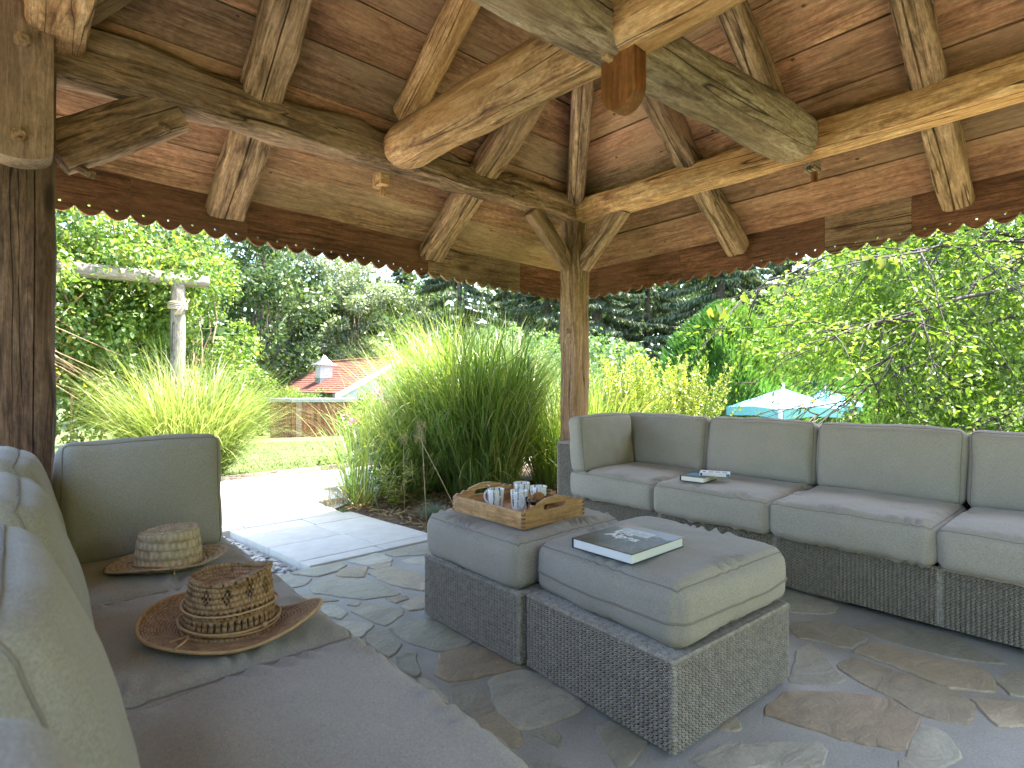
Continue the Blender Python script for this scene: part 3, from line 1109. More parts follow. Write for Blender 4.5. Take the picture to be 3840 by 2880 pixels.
# posts
pl = timber('post', (XL + .003, YF, 0), (XL + .003, YF, 2.52), .23, .23, M['post'], 1, crack=(math.pi * 1.5 + .35, .05, .006), up=(0, 1, 0), nseg=40)
pc = timber('post', (XR, YF, 0), (XR, YF, 2.56), .205, .205, M['beam_grey'], 2, rough=.012, crack=(math.pi * 1.5 + .2, .03, .004), up=(0, 1, 0), nseg=44)
timber('post', (XL, YN, 0), (XL, YN, 2.52), .21, .21, M['post'], 3, up=(0, 1, 0))
timber('post', (XR, YN, 0), (XR, YN, 2.52), .21, .21, M['post'], 4, up=(0, 1, 0))
for (x, y) in ((XR - .112, YF - .03),):     # old mortise left in the corner post
    obj('mortise_patch', box('mortise_patch', -.006, .006, -.028, .028, -.07, .07, .003), M['raw_board'], pc, T(x + .004, y + .005, 1.52))

# wall plates
ba = timber('wall_plate', (XL - .25, YF, 2.385 * U), (XR + .1, YF, 2.40 * U), .22, .262, M['beam'], 11, .21, .19, rough=.028, bow=.025, nseg=54, crack=(math.pi - .12, .07, .007), roundness=4.5)
bb = timber('wall_plate', (XR, YN - .25, 2.375 * U), (XR, YF - .105, 2.38 * U), .21, .19, M['log'], 12, rough=.006, nseg=36)
timber('wall_plate', (XL + .12, YN - .2, 2.45 * U), (XL + .12, YF - .112, 2.45 * U), .22, .2, M['log'], 13)
timber('wall_plate', (XL - .2, YN, 2.385 * U), (XR - .11, YN, 2.385 * U), .22, .2, M['beam'], 14)

# log ties crossing under the king post
timber('log_tie', (1.725 * U, 2.955 * U, 2.415 * U), (1.675 * U, -0.23 * U, 2.30 * U), .285, .272, M['log'], 21, .235, .225, rough=.011, roundness=2.5, nseg=44, crack=(math.pi * 1.36, .06, .006), tip=.07)
timber('log_tie', (3.285 * U, 1.295 * U, 2.385 * U), (0.1 * U, 1.40 * U, 2.30 * U), .30, .285, M['log_grey'], 22, .19, .19, rough=.011, roundness=2.6, nseg=44, crack=(math.pi * 1.3, .06, .006), tip=.07)
# king post and its hanging tenon
timber('king_post', (CX, CY, 2.30 * U), (CX, CY, 3.62 * U), .17, .17, M['beam'], 23, up=(0, 1, 0))
out = [(.0, -.085), (.0, .085), (-.23, .085)]
for i in range(1, 16):
    t = math.pi * i / 16
    out.append((-.23 - .09 * math.sin(t), .085 * math.cos(t)))
out.append((-.23, -.085))
pend = obj('king_post_tenon', flat_shape('king_post_tenon', out, [], .08), M['pendant'], gaz,
           Matrix.Translation((1.715 * U, 1.30 * U, 2.325 * U)) @ Matrix(((0, 0, 1, 0), (0, 1, 0, 0), (-1, 0, 0, 0), (0, 0, 0, 1))) @ Matrix.Rotation(math.pi, 4, 'Z'))
peg((1.645 * U, 1.335 * U, 2.24 * U), (1, -.05, -.06), .22, .017, 'log')

# knee braces
timber('knee_brace', (XL + .11, YF, 2.03 * U - .05), (XL + .115 + .44 * U, YF, 2.31 * U), .14, .22, M['beam'], 31, rough=.008, nseg=14)
peg((XL + .21, YF - .02, 1.93 * U), (.35, -.75, -.4), .10, .018)
peg((XL + .52, YF - .02, 2.21 * U), (.35, -.75, -.4), .10, .018)
for (a, b, s) in (((XR - .09, YF, 1.95 * U), (XR - .09 - .40 * U, YF, 2.32 * U), 32), ((XR, YF - .09, 1.95 * U), (XR, YF - .09 - .40 * U, 2.32 * U), 33)):
    timber('knee_brace', a, b, .105, .15, M['beam_grey'], s, rough=.006, nseg=14)
peg((XR - .17, YF - .045, 2.045 * U), (-.1, -1, -.1), .022, .013)
peg((XR - .045, YF - .30, 2.16 * U), (-1, -.1, -.1), .022, .013)
timber('knee_brace', (XR, YN + .1, 1.95 * U), (XR, YN + .1 + .4 * U, 2.31 * U), .11, .15, M['beam'], 34, nseg=10)

# hanging block beside the left post, rounded foot, two pegs
prof = [(1.0, -.118), (1.0, .118), (.07, .118)]
for i in range(1, 14):
    t = math.pi * i / 14
    prof.append((.07 - .062 * math.sin(t), .118 * math.cos(t)))
prof.append((.07, -.118))
hb = obj('hanging_block', flat_shape('hanging_block', prof, [], .15), M['raw_board'], gaz, Matrix.Translation((XL - .012, YF - .195, 2.03)) @ Matrix(((0, 1, 0, 0), (0, 0, 1, 0), (1, 0, 0, 0), (0, 0, 0, 1))))
bmod = hb.modifiers.new('bevel', 'BEVEL')
bmod.width = .028
bmod.segments = 3
bmod.limit_method = 'ANGLE'
peg((XL - .01, YF - .26, 2.13), (.05, -1, -.1), .045, .022, 'beam', hb)
peg((XL + .0, YF - .26, 2.53), (.05, -1, -.1), .05, .024, 'beam', hb)

# rafters: underside follows the boards one rafter depth below
RD = 0.165 * U


def rafter(side, off, seed, d0, d1, wd, mat, rough=.012, cr=None):
    """side 0: lawn side (+Y), 1: right side (+X), 2: near (-Y), 3: left (-X); d is the distance in from the eave line"""
    ax = [(0, 1), (1, 0), (0, -1), (-1, 0)][side]
    tx = [(1, 0), (0, 1), (1, 0), (0, 1)][side]

    def pt(dd):
        r = HALF - dd
        x_, y_ = CX + ax[0] * r + tx[0] * off, CY + ax[1] * r + tx[1] * off
        return Vector((x_, y_, ZE + PITCH * dd - RD / 2 - sag(x_, y_)))
    upv = Vector((ax[0] * PITCH, ax[1] * PITCH, 1))
    hh = RD * math.cos(math.atan(PITCH))
    return timber('rafter', pt(d0), pt(d1), wd, hh, mat, seed, wd * .92, hh, rough=rough, up=upv, nseg=28, crack=cr)


k = 0.735 * U
for side in range(4):
    for off in ((-k - .03, k - .03) if side == 0 else (-.742, .684)):
        rafter(side, off, 41 + side * 3 + (off > 0), .015, HALF - abs(off) + .03, .225 if side == 0 else .165, M['beam'] if side in (0, 2) else M['beam_grey'],
               .016, (math.pi * 1.5 - .2, .08, .009))
    rafter(side, 0.02 * U, 61 + side, .80 * U, HALF - .05, .15, M['log'] if side == 0 else M['beam_grey'], .008, (math.pi * 1.5, .03, .004))
# hip rafters
for i, (sx, sy) in enumerate(((1, 1), (1, -1), (-1, -1), (-1, 1))):
    d0 = .55
    a = Vector((CX + sx * (HALF - d0), CY + sy * (HALF - d0), ZE + PITCH * d0 - RD * .62))
    a.z -= sag(a.x, a.y)
    b = Vector((CX + sx * .06, CY + sy * .06, ZE + PITCH * (HALF - .06) - RD * .62))
    timber('hip_rafter', a, b, .15, .17, M['beam_grey'], 71 + i, rough=.008, nseg=28, crack=(math.pi * 1.5, .05, .006))

# tenons of the ties, wedged outside the plates
obj('tenon', box('tenon', -.035, .035, 0, .12, -.05, .05, .006), M['log'], gaz, T(1.715 * U, YF + .10, 2.30 * U))
peg((1.73 * U, YF + .165, 2.275 * U), (0, 0, -1), .085, .017, 'log')
obj('tenon', box('tenon', 0, .12, -.035, .035, -.05, .05, .006), M['log_grey'], gaz, T(XR + .10, 1.29 * U, 2.305 * U))
peg((XR + .165, 1.28 * U, 2.275 * U), (0, 0, -1), .085, .017, 'pendant')

# roof boards, course by course, mitred on the hips
rp = random.Random(8)
CB = math.sqrt(1 + PITCH * PITCH)
for side in range(4):
    ax = Vector([(0, 1, 0), (1, 0, 0), (0, -1, 0), (-1, 0, 0)][side])
    tx = Vector([(-1, 0, 0), (0, 1, 0), (1, 0, 0), (0, -1, 0)][side])
    dn = (ax - Vector((0, 0, PITCH))).normalized()         # down the slope
    nrm = dn.cross(tx).normalized()
    if nrm.z < 0:
        nrm = -nrm
    d = -0.02
    row = 0
    while d < HALF - .05:
        wd = rp.uniform(.25, .345) / CB if row else .335 / CB
        d1 = min(d + wd, HALF - .01)
        h0, h1 = HALF - d, HALF - d1
        cuts = [-1.0, 1.0]
        if side < 2 and row in (0, 2, 5, 7):
            cuts = [-1.0, (k if rp.random() < .5 else -k) / h0 if row < 6 else 0.1, 1.0]
        for c0, c1 in zip(cuts, cuts[1:]):
            g = .003
            def edge(c, hh):
                return c * hh if abs(c) == 1 else c * h0
            x00, x01, x10, x11 = edge(c0, h0) + g, edge(c1, h0) - g, edge(c0, h1) + g, edge(c1, h1) - g
            lift = rp.uniform(-.008, .008) + .010
            th = .026
            s0, s1 = 0.0, (d1 - d) * CB - .009
            xm = (x00 + x01) / 2
            V = []
            nx = 7
            for zz in (0, th):
                for s_, (xa, xb) in ((s0, (x00, x01)), (s1, (x10, x11))):
                    for i in range(nx):
                        xx = xa + (xb - xa) * i / (nx - 1)
                        warp = .004 * noise.noise(Vector((xx * 1.3, s_ * 7 + row, side * 9)))
                        edgew = .006 * noise.noise(Vector((xx * 2.1, row * 3.1 + (s_ > 0) * 50, side)))
                        wp = Vector((CX, CY, 0)) + ax * (h0 - s_ / CB) + tx * xx
                        V.append((xx - xm, -s_ + (edgew if 0 < i < nx - 1 else 0), zz + warp - sag(wp.x, wp.y) / CB))
            F = []
            q = nx
            for i in range(nx - 1):
                F.append((i, q + i, q + i + 1, i + 1))
                F.append((2 * q + i, 2 * q + i + 1, 3 * q + i + 1, 3 * q + i))
                F.append((i, i + 1, 2 * q + i + 1, 2 * q + i))
                F.append((q + i, 3 * q + i, 3 * q + i + 1, q + i + 1))
            F.append((0, 2 * q, 3 * q, q))
            F.append((nx - 1, q + nx - 1, 3 * q + nx - 1, 2 * q + nx - 1))
            yv = dn * 1.0
            Mx = Matrix((tx, dn, tx.cross(dn))).transposed().to_4x4()
            org = Vector((CX, CY, 0)) + ax * h0 + Vector((0, 0, ZE + PITCH * d)) + tx * xm + nrm * lift
            if tx.cross(dn).z < 0:
                V = [(a, b, -c) for a, b, c in V]
                F = [f[::-1] for f in F]
            Mx.translation = org
            obj('roof_board', mesh('roof_board', V, F), M['plank'], gaz, Mx)
        d = d1
        row += 1

# roof covering laid over the boards
cv = []
for zz in (.06, .12):
    hh = HALF + .08
    z0 = ZE - PITCH * .08 + zz
    cv += [(CX - hh, CY - hh, z0), (CX + hh, CY - hh, z0), (CX + hh, CY + hh, z0), (CX - hh, CY + hh, z0), (CX, CY, ZE + PITCH * HALF + zz)]
cf = []
for o_ in (0, 5):
    for i in range(4):
        q = (o_ + i, o_ + (i + 1) % 4, o_ + 4)
        cf.append(q if o_ else q[::-1])
for i in range(4):
    j = (i + 1) % 4
    cf.append((i, j, j + 5, i + 5))
obj('roof_covering', mesh('roof_covering', cv, cf), M['shingle'], gaz, Matrix.Identity(4))

# scalloped valance boards with a drilled hole in every lobe
PITCHV = 0.1325
VB, VT = 1.94 * U - .045, 2.185 * U + .015


def valance_board(nc, sd):
    rr = random.Random(sd)
    L = nc * PITCHV
    H = VT - VB
    outl = [(0, H), (0, .048)]
    for c in range(nc):
        x0 = c * PITCHV
        for i in range(9 if c < nc - 1 else 9):
            t = i / 9
            ang = math.pi * (1 - t)
            # lobes are shallow circular arcs meeting in cusps
            xx = x0 + PITCHV * t
            yy = .048 - .048 * math.sin(math.pi * t) ** .8
            if c == 0 and i == 0:
                continue
            outl.append((xx, yy))
    outl += [(L, .048), (L, H)]
    holes = []
    for c in range(nc):
        cx = (c + .5) * PITCHV
        holes.append([(cx + .0085 * math.cos(a), .058 - .0085 * math.sin(a)) for a in [i * math.pi / 5 for i in range(10)]])
    return flat_shape('valance_board', outl[::-1], holes, .021)


lens = {0: [9, 5, 11, 8, 6], 1: [3, 7, 9, 4, 9, 7], 2: [10, 10, 10, 9], 3: [10, 10, 10, 9]}
for side in range(4):
    tx = Vector([(1, 0, 0), (0, -1, 0), (-1, 0, 0), (0, 1, 0)][side])
    ax = Vector([(0, 1, 0), (1, 0, 0), (0, -1, 0), (-1, 0, 0)][side])
    s = -HALF
    for i, nc in enumerate(lens[side]):
        me = valance_board(nc, i)
        Mx = Matrix((tx, Vector((0, 0, 1)), tx.cross(Vector((0, 0, 1))))).transposed().to_4x4()
        Mx.translation = Vector((CX, CY, VB)) + ax * (HALF + .004) + tx * s
        pale = (side, i) in ((0, 3), (1, 3), (1, 5))
        for v_ in me.vertices:
            wp = Mx @ v_.co
            v_.co.y -= sag(wp.x, wp.y)
        obj('valance_board', me, M['raw_board'] if pale else M['valance'], gaz, Mx)
        s += nc * PITCHV + .002
# ------------------------------------------------------------------ cushions and wicker
def cushion_map(L, Wd, H, r, crown, seed, wr, side):
    sd = seed * 13.7

    def f(a, b, c):
        p = Vector((a * L / 2, b * Wd / 2, c * H / 2))
        q = Vector((max(-L / 2 + r, min(L / 2 - r, p.x)), max(-Wd / 2 + r, min(Wd / 2 - r, p.y)), max(-H / 2 + r, min(H / 2 - r, p.z))))
        d = p - q
        if d.length > 1e-7:
            d = d.normalized()
            o = q + d * r
        else:
            o = p
            d = Vector((0, 0, 1))
        fa, fb, fc = max(0, 1 - a * a), max(0, 1 - b * b), max(0, 1 - c * c)
        up = (c + 1) / 2
        o.z += crown * (fa ** .55) * (fb ** .55) * (up - 0.35 * (1 - up))
        o.x += side * math.copysign(1, a) * abs(a) ** 3 * fb ** .6 * fc ** .7
        o.y += side * math.copysign(1, b) * abs(b) ** 3 * fa ** .6 * fc ** .7
        # soft lumps
        o += d * (.011 * noise.noise(Vector((o.x * 4, o.y * 4 + sd, o.z * 4))) + .004 * noise.noise(Vector((o.x * 13, o.y * 13 + sd, o.z * 13))))
        # gathers along the seams
        if wr:
            ex, ey, ez = (1 - abs(a)) * L / 2, (1 - abs(b)) * Wd / 2, (1 - abs(c)) * H / 2
            if abs(c) > .97 or ez < r:
                e, s = (ex, o.y) if ex < ey else (ey, o.x)
                wv = math.sin(s * 120 + e * 45 + 8 * noise.noise(Vector((s * 9, sd, 0)))) * max(0, .35 + 1.2 * noise.noise(Vector((s * 6, sd + 5, 2))))
                o.z += math.copysign(1, c) * wr * wv * math.exp(-((e - .04) / .035) ** 2)
            else:
                s = o.x if ey < ex else o.y
                wv = math.sin(s * 70 + 9 * noise.noise(Vector((s * 7, sd + 3, 1))))
                o += d * (wr * .5 * wv * max(0, noise.noise(Vector((s * 5, sd, 9)))) * math.exp(-(ez / .06) ** 2))
        return o
    return f


def cushion(name, L, Wd, H, parent, Mx, seed, r=.04, crown=.02, wr=.005, side=.012, mid_seam=False, step=.02):
    f = cushion_map(L, Wd, H, r, crown, seed, wr, side)
    nx, ny, nz = max(6, int(L / step)), max(6, int(Wd / step)), max(5, int(H / step))

    def spread(n):
        return [math.sin(math.pi / 2 * (-1 + 2 * i / n)) * .35 + (-1 + 2 * i / n) * .65 for i in range(n + 1)]
    A, B, C_ = spread(nx), spread(ny), spread(nz)
    V, idx, F = [], {}, []

    def vid(i, j, k):
        key = (i, j, k)
        if key not in idx:
            idx[key] = len(V)
            V.append(f(A[i], B[j], C_[k]))
        return idx[key]
    for i in range(nx):
        for j in range(ny):
            F.append((vid(i, j, nz), vid(i + 1, j, nz), vid(i + 1, j + 1, nz), vid(i, j + 1, nz)))
            F.append((vid(i, j, 0), vid(i, j + 1, 0), vid(i + 1, j + 1, 0), vid(i + 1, j, 0)))
    for i in range(nx):
        for k in range(nz):
            F.append((vid(i, 0, k), vid(i + 1, 0, k), vid(i + 1, 0, k + 1), vid(i, 0, k + 1)))
            F.append((vid(i, ny, k), vid(i, ny, k + 1), vid(i + 1, ny, k + 1), vid(i + 1, ny, k)))
    for j in range(ny):
        for k in range(nz):
            F.append((vid(0, j, k), vid(0, j, k + 1), vid(0, j + 1, k + 1), vid(0, j + 1, k)))
            F.append((vid(nx, j, k), vid(nx, j + 1, k), vid(nx, j + 1, k + 1), vid(nx, j, k + 1)))
    o = obj(name, mesh(name, V, F, True), M['fabric'], parent, Mx)
    # piping follows the two faces' rims
    ring = []
    kx = r * .28
    for a in A[:-1]:
        ring.append((a, -1))
    for b in B[:-1]:
        ring.append((1, b))
    for a in reversed(A[1:]):
        ring.append((a, 1))
    for b in reversed(B[1:]):
        ring.append((-1, b))
    lst = [1, -1] + ([-.12] if mid_seam else [])
    VV, FF = [], []
    for c in lst:
        pts = [f(a, b, c) for a, b in ring]
        cen = Vector((0, 0, 0))
        pts = [p + Vector((p.x, p.y, 0)).normalized() * .0012 for p in pts]
        v, q = tube_arrays(pts, .0024 if c != -.12 else .0040, 6, True)
        o_ = len(VV)
        VV += v
        FF += [tuple(t + o_ for t in e) for e in q]
    obj('piping', mesh('piping', VV, FF, True), M['piping'], o, Mx)
    return o


def weave_face(wd, ht, pc=.0175, pr=.0074, amp=.0055):
    """rows of strands bulging over the stakes, with deep narrow gaps between the ribs; plane y = 0 facing -y"""
    nc = max(2, round(wd / pc))
    pc = wd / nc
    nr = max(1, round(ht / pr))
    pr = ht / nr
    per = [(0.0, 1.0), (0.16, -0.25), (0.5, -1.0), (0.84, -0.25)]
    prof = [((c + q) * pc, v) for c in range(nc) for q, v in per] + [(wd, 1.0)]
    sec = [(.0010, -.42), (-.0034, 0.0), (.0010, .42)]
    V, F = [], []
    for j in range(nr):
        b = len(V)
        ph = .1 * pc * (1 if j % 2 else -1)
        for i, (x, v) in enumerate(prof):
            wob = .0008 * noise.noise(Vector((x * 40, j * 1.7, 0)))
            for (dy, dz) in sec:
                V.append((min(wd, max(0, x + ph)), amp * v + dy + wob, (j + .5 + dz) * pr))
        for i in range(len(prof) - 1):
            for k in range(2):
                F.append((b + i * 3 + k, b + (i + 1) * 3 + k, b + (i + 1) * 3 + k + 1, b + i * 3 + k + 1))
    return V, F


_wk = {}


def wicker_block(name, Lx, Ly, Hz, parent, Mx, faces='fblrt'):
    """wicker-clad block: local x 0..Lx, y 0..Ly (front at y = 0), z 0..Hz"""
    key = (round(Lx, 3), round(Ly, 3), round(Hz, 3), faces)
    if key not in _wk:
        V, F = [], []

        def add(v, f, mt):
            o = len(V)
            for p in v:
                V.append(tuple(mt @ Vector(p)))
            F.extend(tuple(i + o for i in q) for q in f)
        z0 = .012
        if 'f' in faces:
            add(*weave_face(Lx, Hz - z0 - .006), T(0, 0, z0))
        if 'b' in faces:
            add(*weave_face(Lx, Hz - z0 - .006), T(Lx, Ly, z0, math.pi))
        if 'r' in faces:
            add(*weave_face(Ly, Hz - z0 - .006), T(Lx, 0, z0, math.pi / 2))
        if 'l' in faces:
            add(*weave_face(Ly, Hz - z0 - .006), T(0, Ly, z0, -math.pi / 2))
        if 't' in faces:                     # top: strands laid front to back
            v, f = weave_face(Ly, Lx, .034, .0085, .002)
            add(v, f, Matrix(((0, 0, 1, 0), (1, 0, 0, 0), (0, -1, 0, Hz), (0, 0, 0, 1))))
        for (x, y) in ((.002, .002), (Lx - .002, .002), (Lx - .002, Ly - .002), (.002, Ly - .002)):
            pts = [(x, y, z0 + (Hz - z0) * i / 46) for i in range(47)]
            v, f = tube_arrays(pts, [.0052 + .0026 * (i % 2) for i in range(47)], 7)
            add(v, f, Matrix.Identity(4))
        # wrapped rim
        n = 100
        per = [(0, 0), (Lx, 0), (Lx, Ly), (0, Ly), (0, 0)]
        for a, b in zip(per, per[1:]):
            m = int(math.hypot(b[0] - a[0], b[1] - a[1]) / .0055)
            pts = [(a[0] + (b[0] - a[0]) * i / m, a[1] + (b[1] - a[1]) * i / m, Hz - .004) for i in range(m + 1)]
            v, f = tube_arrays(pts, [.0062 + .0036 * (i % 2) for i in range(m + 1)], 6)
            add(v, f, Matrix.Identity(4))
        core = box('shade_core', .011, Lx - .011, .011, Ly - .011, .008, Hz - .010)
        _wk[key] = (mesh(name, V, F), core)
    me, core = _wk[key]
    o = obj(name, me, M['rattan'], parent, Mx)
    obj('shade_core', core, M['gap_shade'], o, Mx)
    return o


BASE = .285
SEAT_H = .188
_cs = [100]


def sofa_module(Mx, Wm, label, group, seat_d, back_y, depth, b_in, back_h, tilt, arm=False, end_cushion=None, arm_side=-1, gap=0.0, back_r=.045, drop=0.0):
    root = empty('sofa_module', Mx, label, 'sofa', group)
    _cs[0] += 1
    s = _cs[0]
    wicker_block('wicker_base', Wm - .006, depth - b_in, BASE - .012, root, Mx @ T(.003, b_in, .012), 'f')
    wicker_block('wicker_back', Wm - .006, .05, .62 - BASE, root, Mx @ T(.003, depth - .05, BASE + .001), 'b')
    cushion('seat_cushion', Wm - .008, seat_d, SEAT_H, root, Mx @ T(Wm / 2, seat_d / 2 + rs.uniform(-.008, .008), BASE + .004 + SEAT_H / 2, R(rs.uniform(-.5, .5))), s, .042, .024, .015, .016, step=.0135)
    th = .155
    cushion('back_cushion', Wm - .012 - gap, back_h, th, root,
            Mx @ T(Wm / 2, back_y + rs.uniform(-.01, .01), BASE + SEAT_H + back_h / 2 - .012 - drop + rs.uniform(-.008, .008), R(rs.uniform(-1.5, 1.5))) @ Matrix.Rotation(R(90 - tilt + rs.uniform(-1.5, 1.5)), 4, 'X'), s + 50, back_r, .03, .006, .010)
    if arm:
        x0 = -.18 if arm_side < 0 else Wm
        wicker_block('wicker_arm', .178, depth - b_in, .66, root, Mx @ T(x0, b_in, 0), 'frt' if arm_side < 0 else 'flt')
    if end_cushion:
        ew, ex, ey, rot = end_cushion
        c = cushion('end_cushion', ew, back_h, .145, root,
                Mx @ T(ex, ey, BASE + SEAT_H + back_h / 2 - .008) @ Matrix.Rotation(rot, 4, 'Z') @ Matrix.Rotation(R(84), 4, 'X'), s + 90, .042, .022, .004, .008)
        if arm_side < 0:
            obj('care_tag', box('care_tag', 0, .012, -.002, .002, 0, .028), M['tag'], root, Mx @ T(.02, .02, BASE + SEAT_H + .15))
    return root


RX = 2.70 * U
right_labels = ['corner sofa unit beside the carved post, with a cushion leaning on its arm',
                'sofa unit carrying two small books, second from the corner post',
                'wide grey sofa unit in front of the tree, third from the corner post',
                'sofa unit at the far right edge of the view']
for i in range(4):
    ytop = (2.50 - .655 * i) * U
    sofa_module(T(RX, ytop, 0, R(-90)), .655 * U, right_labels[i], 'sofa units along the right side', .73, .715, .88, .085, .40, 9,
                arm=(i == 0), end_cushion=(.60, .075, .30, R(90)) if i == 0 else None)
LX = .578 * U
left_labels = ['sofa unit with the pale straw hat and an upright end cushion by the left post',
               'sofa unit under the openwork straw hat',
               'large near seat of the left sofa, empty',
               'sofa unit nearest the viewer in the lower left corner']
for i in range(4):
    ylow = (1.78 - .60 * i) * U
    sofa_module(T(LX, ylow, 0, R(90)), (.60) * U, left_labels[i], 'sofa units along the left side', .62, .645, .80, .04, .435, 15,
                arm=(i == 0), arm_side=1, gap=.085, back_r=.072, drop=(0, .01, .0, .018)[i], end_cushion=(.50, .487, .295, R(-90)) if i == 0 else None)


def ottoman(x0, y0, dx, dy, label, shift, rz, seed):
    Mx = T(x0, y0, 0, rz)
    root = empty('ottoman', Mx, label, 'ottoman', 'wicker ottomans in the middle of the floor')
    wicker_block('wicker_base', dx, dy, BASE, root, Mx)
    cushion('seat_cushion', dx - .004, dy - .002, .20, root, Mx @ T(dx / 2 + shift[0], dy / 2 + shift[1], BASE + .004 + .10), seed, .05, .020, .016, .024, mid_seam=(seed == 31), step=.0125)
    return root


ottoman(1.432, .905, .70, .665, 'wicker ottoman with thick grey cushion holding the mountain book', (.035, .008), R(-3.2), 31)
ottoman(1.445, 1.59, .675, .655, 'wicker ottoman with grey cushion holding the wooden tray', (-.012, .0), R(.6), 32)

# ------------------------------------------------------------------ tray and crockery
TZ = .506
tx0, ty0, tw, tl = 1.53, 1.66, .385, .475
tray_M = T(tx0, ty0, TZ, R(1.5))
tray = empty('serving_tray', tray_M, 'oak tray with wavy carved handle ends on the grey ottoman', 'tray')
obj('tray_floor', box('tray_floor', .004, tw - .004, .004, tl - .004, .006, .016), M['oak'], tray)
for x in (0, tw - .013):
    obj('side_board', box('side_board', 0, tl, -.013, 0, 0, .070, .0015), M['oak'], tray, tray_M @ T(x, 0, 0, R(90)))


def handle_board():
    a, hgt = tw / 2, .070
    top = []
    for i in range(61):
        t = i / 60
        x = abs(t - .5) * 2            # 0 centre .. 1 end
        if x < .48:
            z = .112 - .016 * (x / .48) ** 2
        else:
            q = (x - .48) / .52
            z = .094 - .024 * q + .005 * math.cos(q * 5 * math.pi)
            z = max(z, hgt)
        top.append((t * tw, z))
    outl = [(0, 0)] + [(tw, 0)] + top[::-1]
    hole = []
    hx, hz, hr = .058, .072, .0125
    for i in range(9):
        t = -math.pi / 2 + math.pi * i / 8
        hole.append((a + hx + hr * math.cos(t), hz + hr * math.sin(t)))
    for i in range(9):
        t = math.pi / 2 + math.pi * i / 8
        hole.append((a - hx + hr * math.cos(t), hz + hr * math.sin(t)))
    return flat_shape('handle_board', outl, [hole[::-1]], .013)


hbm = handle_board()
for y in (.0075, tl - .0075):
    obj('handle_board', hbm, M['oak'], tray, tray_M @ T(0, y, 0) @ Matrix.Rotation(R(90), 4, 'X'))
bm = bmesh.new()
for cx in (-.0006, tw - .0124):
    for cy in (-.0012, tl - .0118):
        for q in range(4):
            box_bm(bm, cx, cx + .013, cy, cy + .013, .006 + q * .0165, .0135 + q * .0165)
stuff(obj('finger_joints', bm_mesh('finger_joints', bm), M['oak_end'], tray))


def mug(x, y, rz, label, spoon=False):
    Mx = T(x, y, TZ + .0165, rz)
    root = empty('mug', Mx, label, 'mug', 'mugs on the tray')
    prof = [(.0, .004), (.026, .002), (.030, .0), (.033, .004), (.0375, .045), (.0405, .088), (.0395, .0895), (.0382, .088), (.0355, .046), (.030, .010), (.0, .009)]
    obj('cup', lathe('cup', prof, 36, False), M['porcelain'], root, Mx)
    pts = []
    for i in range(13):
        t = -.15 + (math.pi + .3) * i / 12
        pts.append((.036 + .028 * math.sin(t), 0, .049 + .029 * math.cos(t)))
    obj('handle', tube('handle', pts, .0047, 8), M['white_cover'], root, Mx)
    return root


mug(1.66, 1.99, R(108), 'birch print mug with the spoon in it, its handle to the left')
mug(1.715, 1.89, R(250), 'birch print mug half hidden behind the biscuit glass')
mug(1.86, 2.03, R(60), 'birch print mug at the back of the tray')
mug(1.855, 1.905, R(20), 'birch print mug beside the carved handle, right of the biscuits')
sp_M = T(1.66, 1.99, TZ + .03)
sp = obj('teaspoon', tubes('teaspoon', [([(.012, .012, 0), (.0, .0, .045), (-.014, .026, .083)], [.002, .002, .0035]), ([(-.014, .026, .083), (-.017, .031, .089), (-.019, .034, .093)], [.0035, .006, .003])], 8), M['steel'], None, sp_M)
tag(sp, 'small steel spoon standing in the mug with the left handle', 'spoon')

jx, jy = 1.715, 1.772
jar = obj('glass_bowl', lathe('glass_bowl', [(0, .0), (.030, .0), (.034, .003), (.046, .03), (.053, .072), (.0515, .0735), (.0500, .072), (.0432, .031), (.031, .007), (0, .006)], 40, False), M['glass'], None, T(jx, jy, TZ + .0165))
tag(jar, 'clear glass bowl filled with biscuits on the tray', 'bowl')


def biscuit(x, y, z, rot, s, label):
    bm = bmesh.new()
    bmesh.ops.create_uvsphere(bm, u_segments=20, v_segments=12, radius=1)
    for v in bm.verts:
        n = noise.noise(v.co * 2.2 + Vector((x * 40, y * 40, 0)))
        v.co = Vector((v.co.x * .026, v.co.y * .026, v.co.z * .009)) * (1 + .10 * n)
    o = obj('biscuit', bm_mesh('biscuit', bm, True), M['biscuit'], None, T(x, y, z) @ rot @ Matrix.Scale(s, 4))
    tag(o, label, 'biscuit', 'biscuits in the glass bowl')


rot_up = lambda a, b: Matrix.Rotation(a, 4, 'Z') @ Matrix.Rotation(b, 4, 'X')
biscuit(jx - .020, jy + .018, TZ + .080, rot_up(R(40), R(78)), 1.1, 'round brown biscuit standing upright above the bowl rim')
biscuit(jx + .022, jy + .010, TZ + .094, rot_up(R(-30), R(24)), 1.0, 'biscuit lying on top of the wafer rolls')
biscuit(jx - .004, jy - .004, TZ + .034, rot_up(R(10), R(15)), 1.2, 'biscuit at the bottom of the glass bowl')
for i, (z, dx, lb) in enumerate(((.078, .0, 'uppermost wafer roll in the glass bowl'), (.058, -.004, 'middle wafer roll in the glass bowl'), (.040, .001, 'lowest wafer roll in the glass bowl'))):
    prof = [(.0085, -.034), (.0085, .034), (.0045, .034), (.004, -.034)]
    me = lathe('wafer_roll', [(.0045, -.034), (.0085, -.0345), (.0088, 0), (.0085, .0345), (.0045, .034), (.004, 0), (.0045, -.034)], 16, False)
    o = obj('wafer_roll', me, M['wafer'], None, T(jx + .016 + dx, jy - .004, TZ + z, R(-50 + i * 6)) @ Matrix.Rotation(R(90), 4, 'Y'))
    tag(o, lb, 'wafer', 'wafer rolls in the glass bowl')

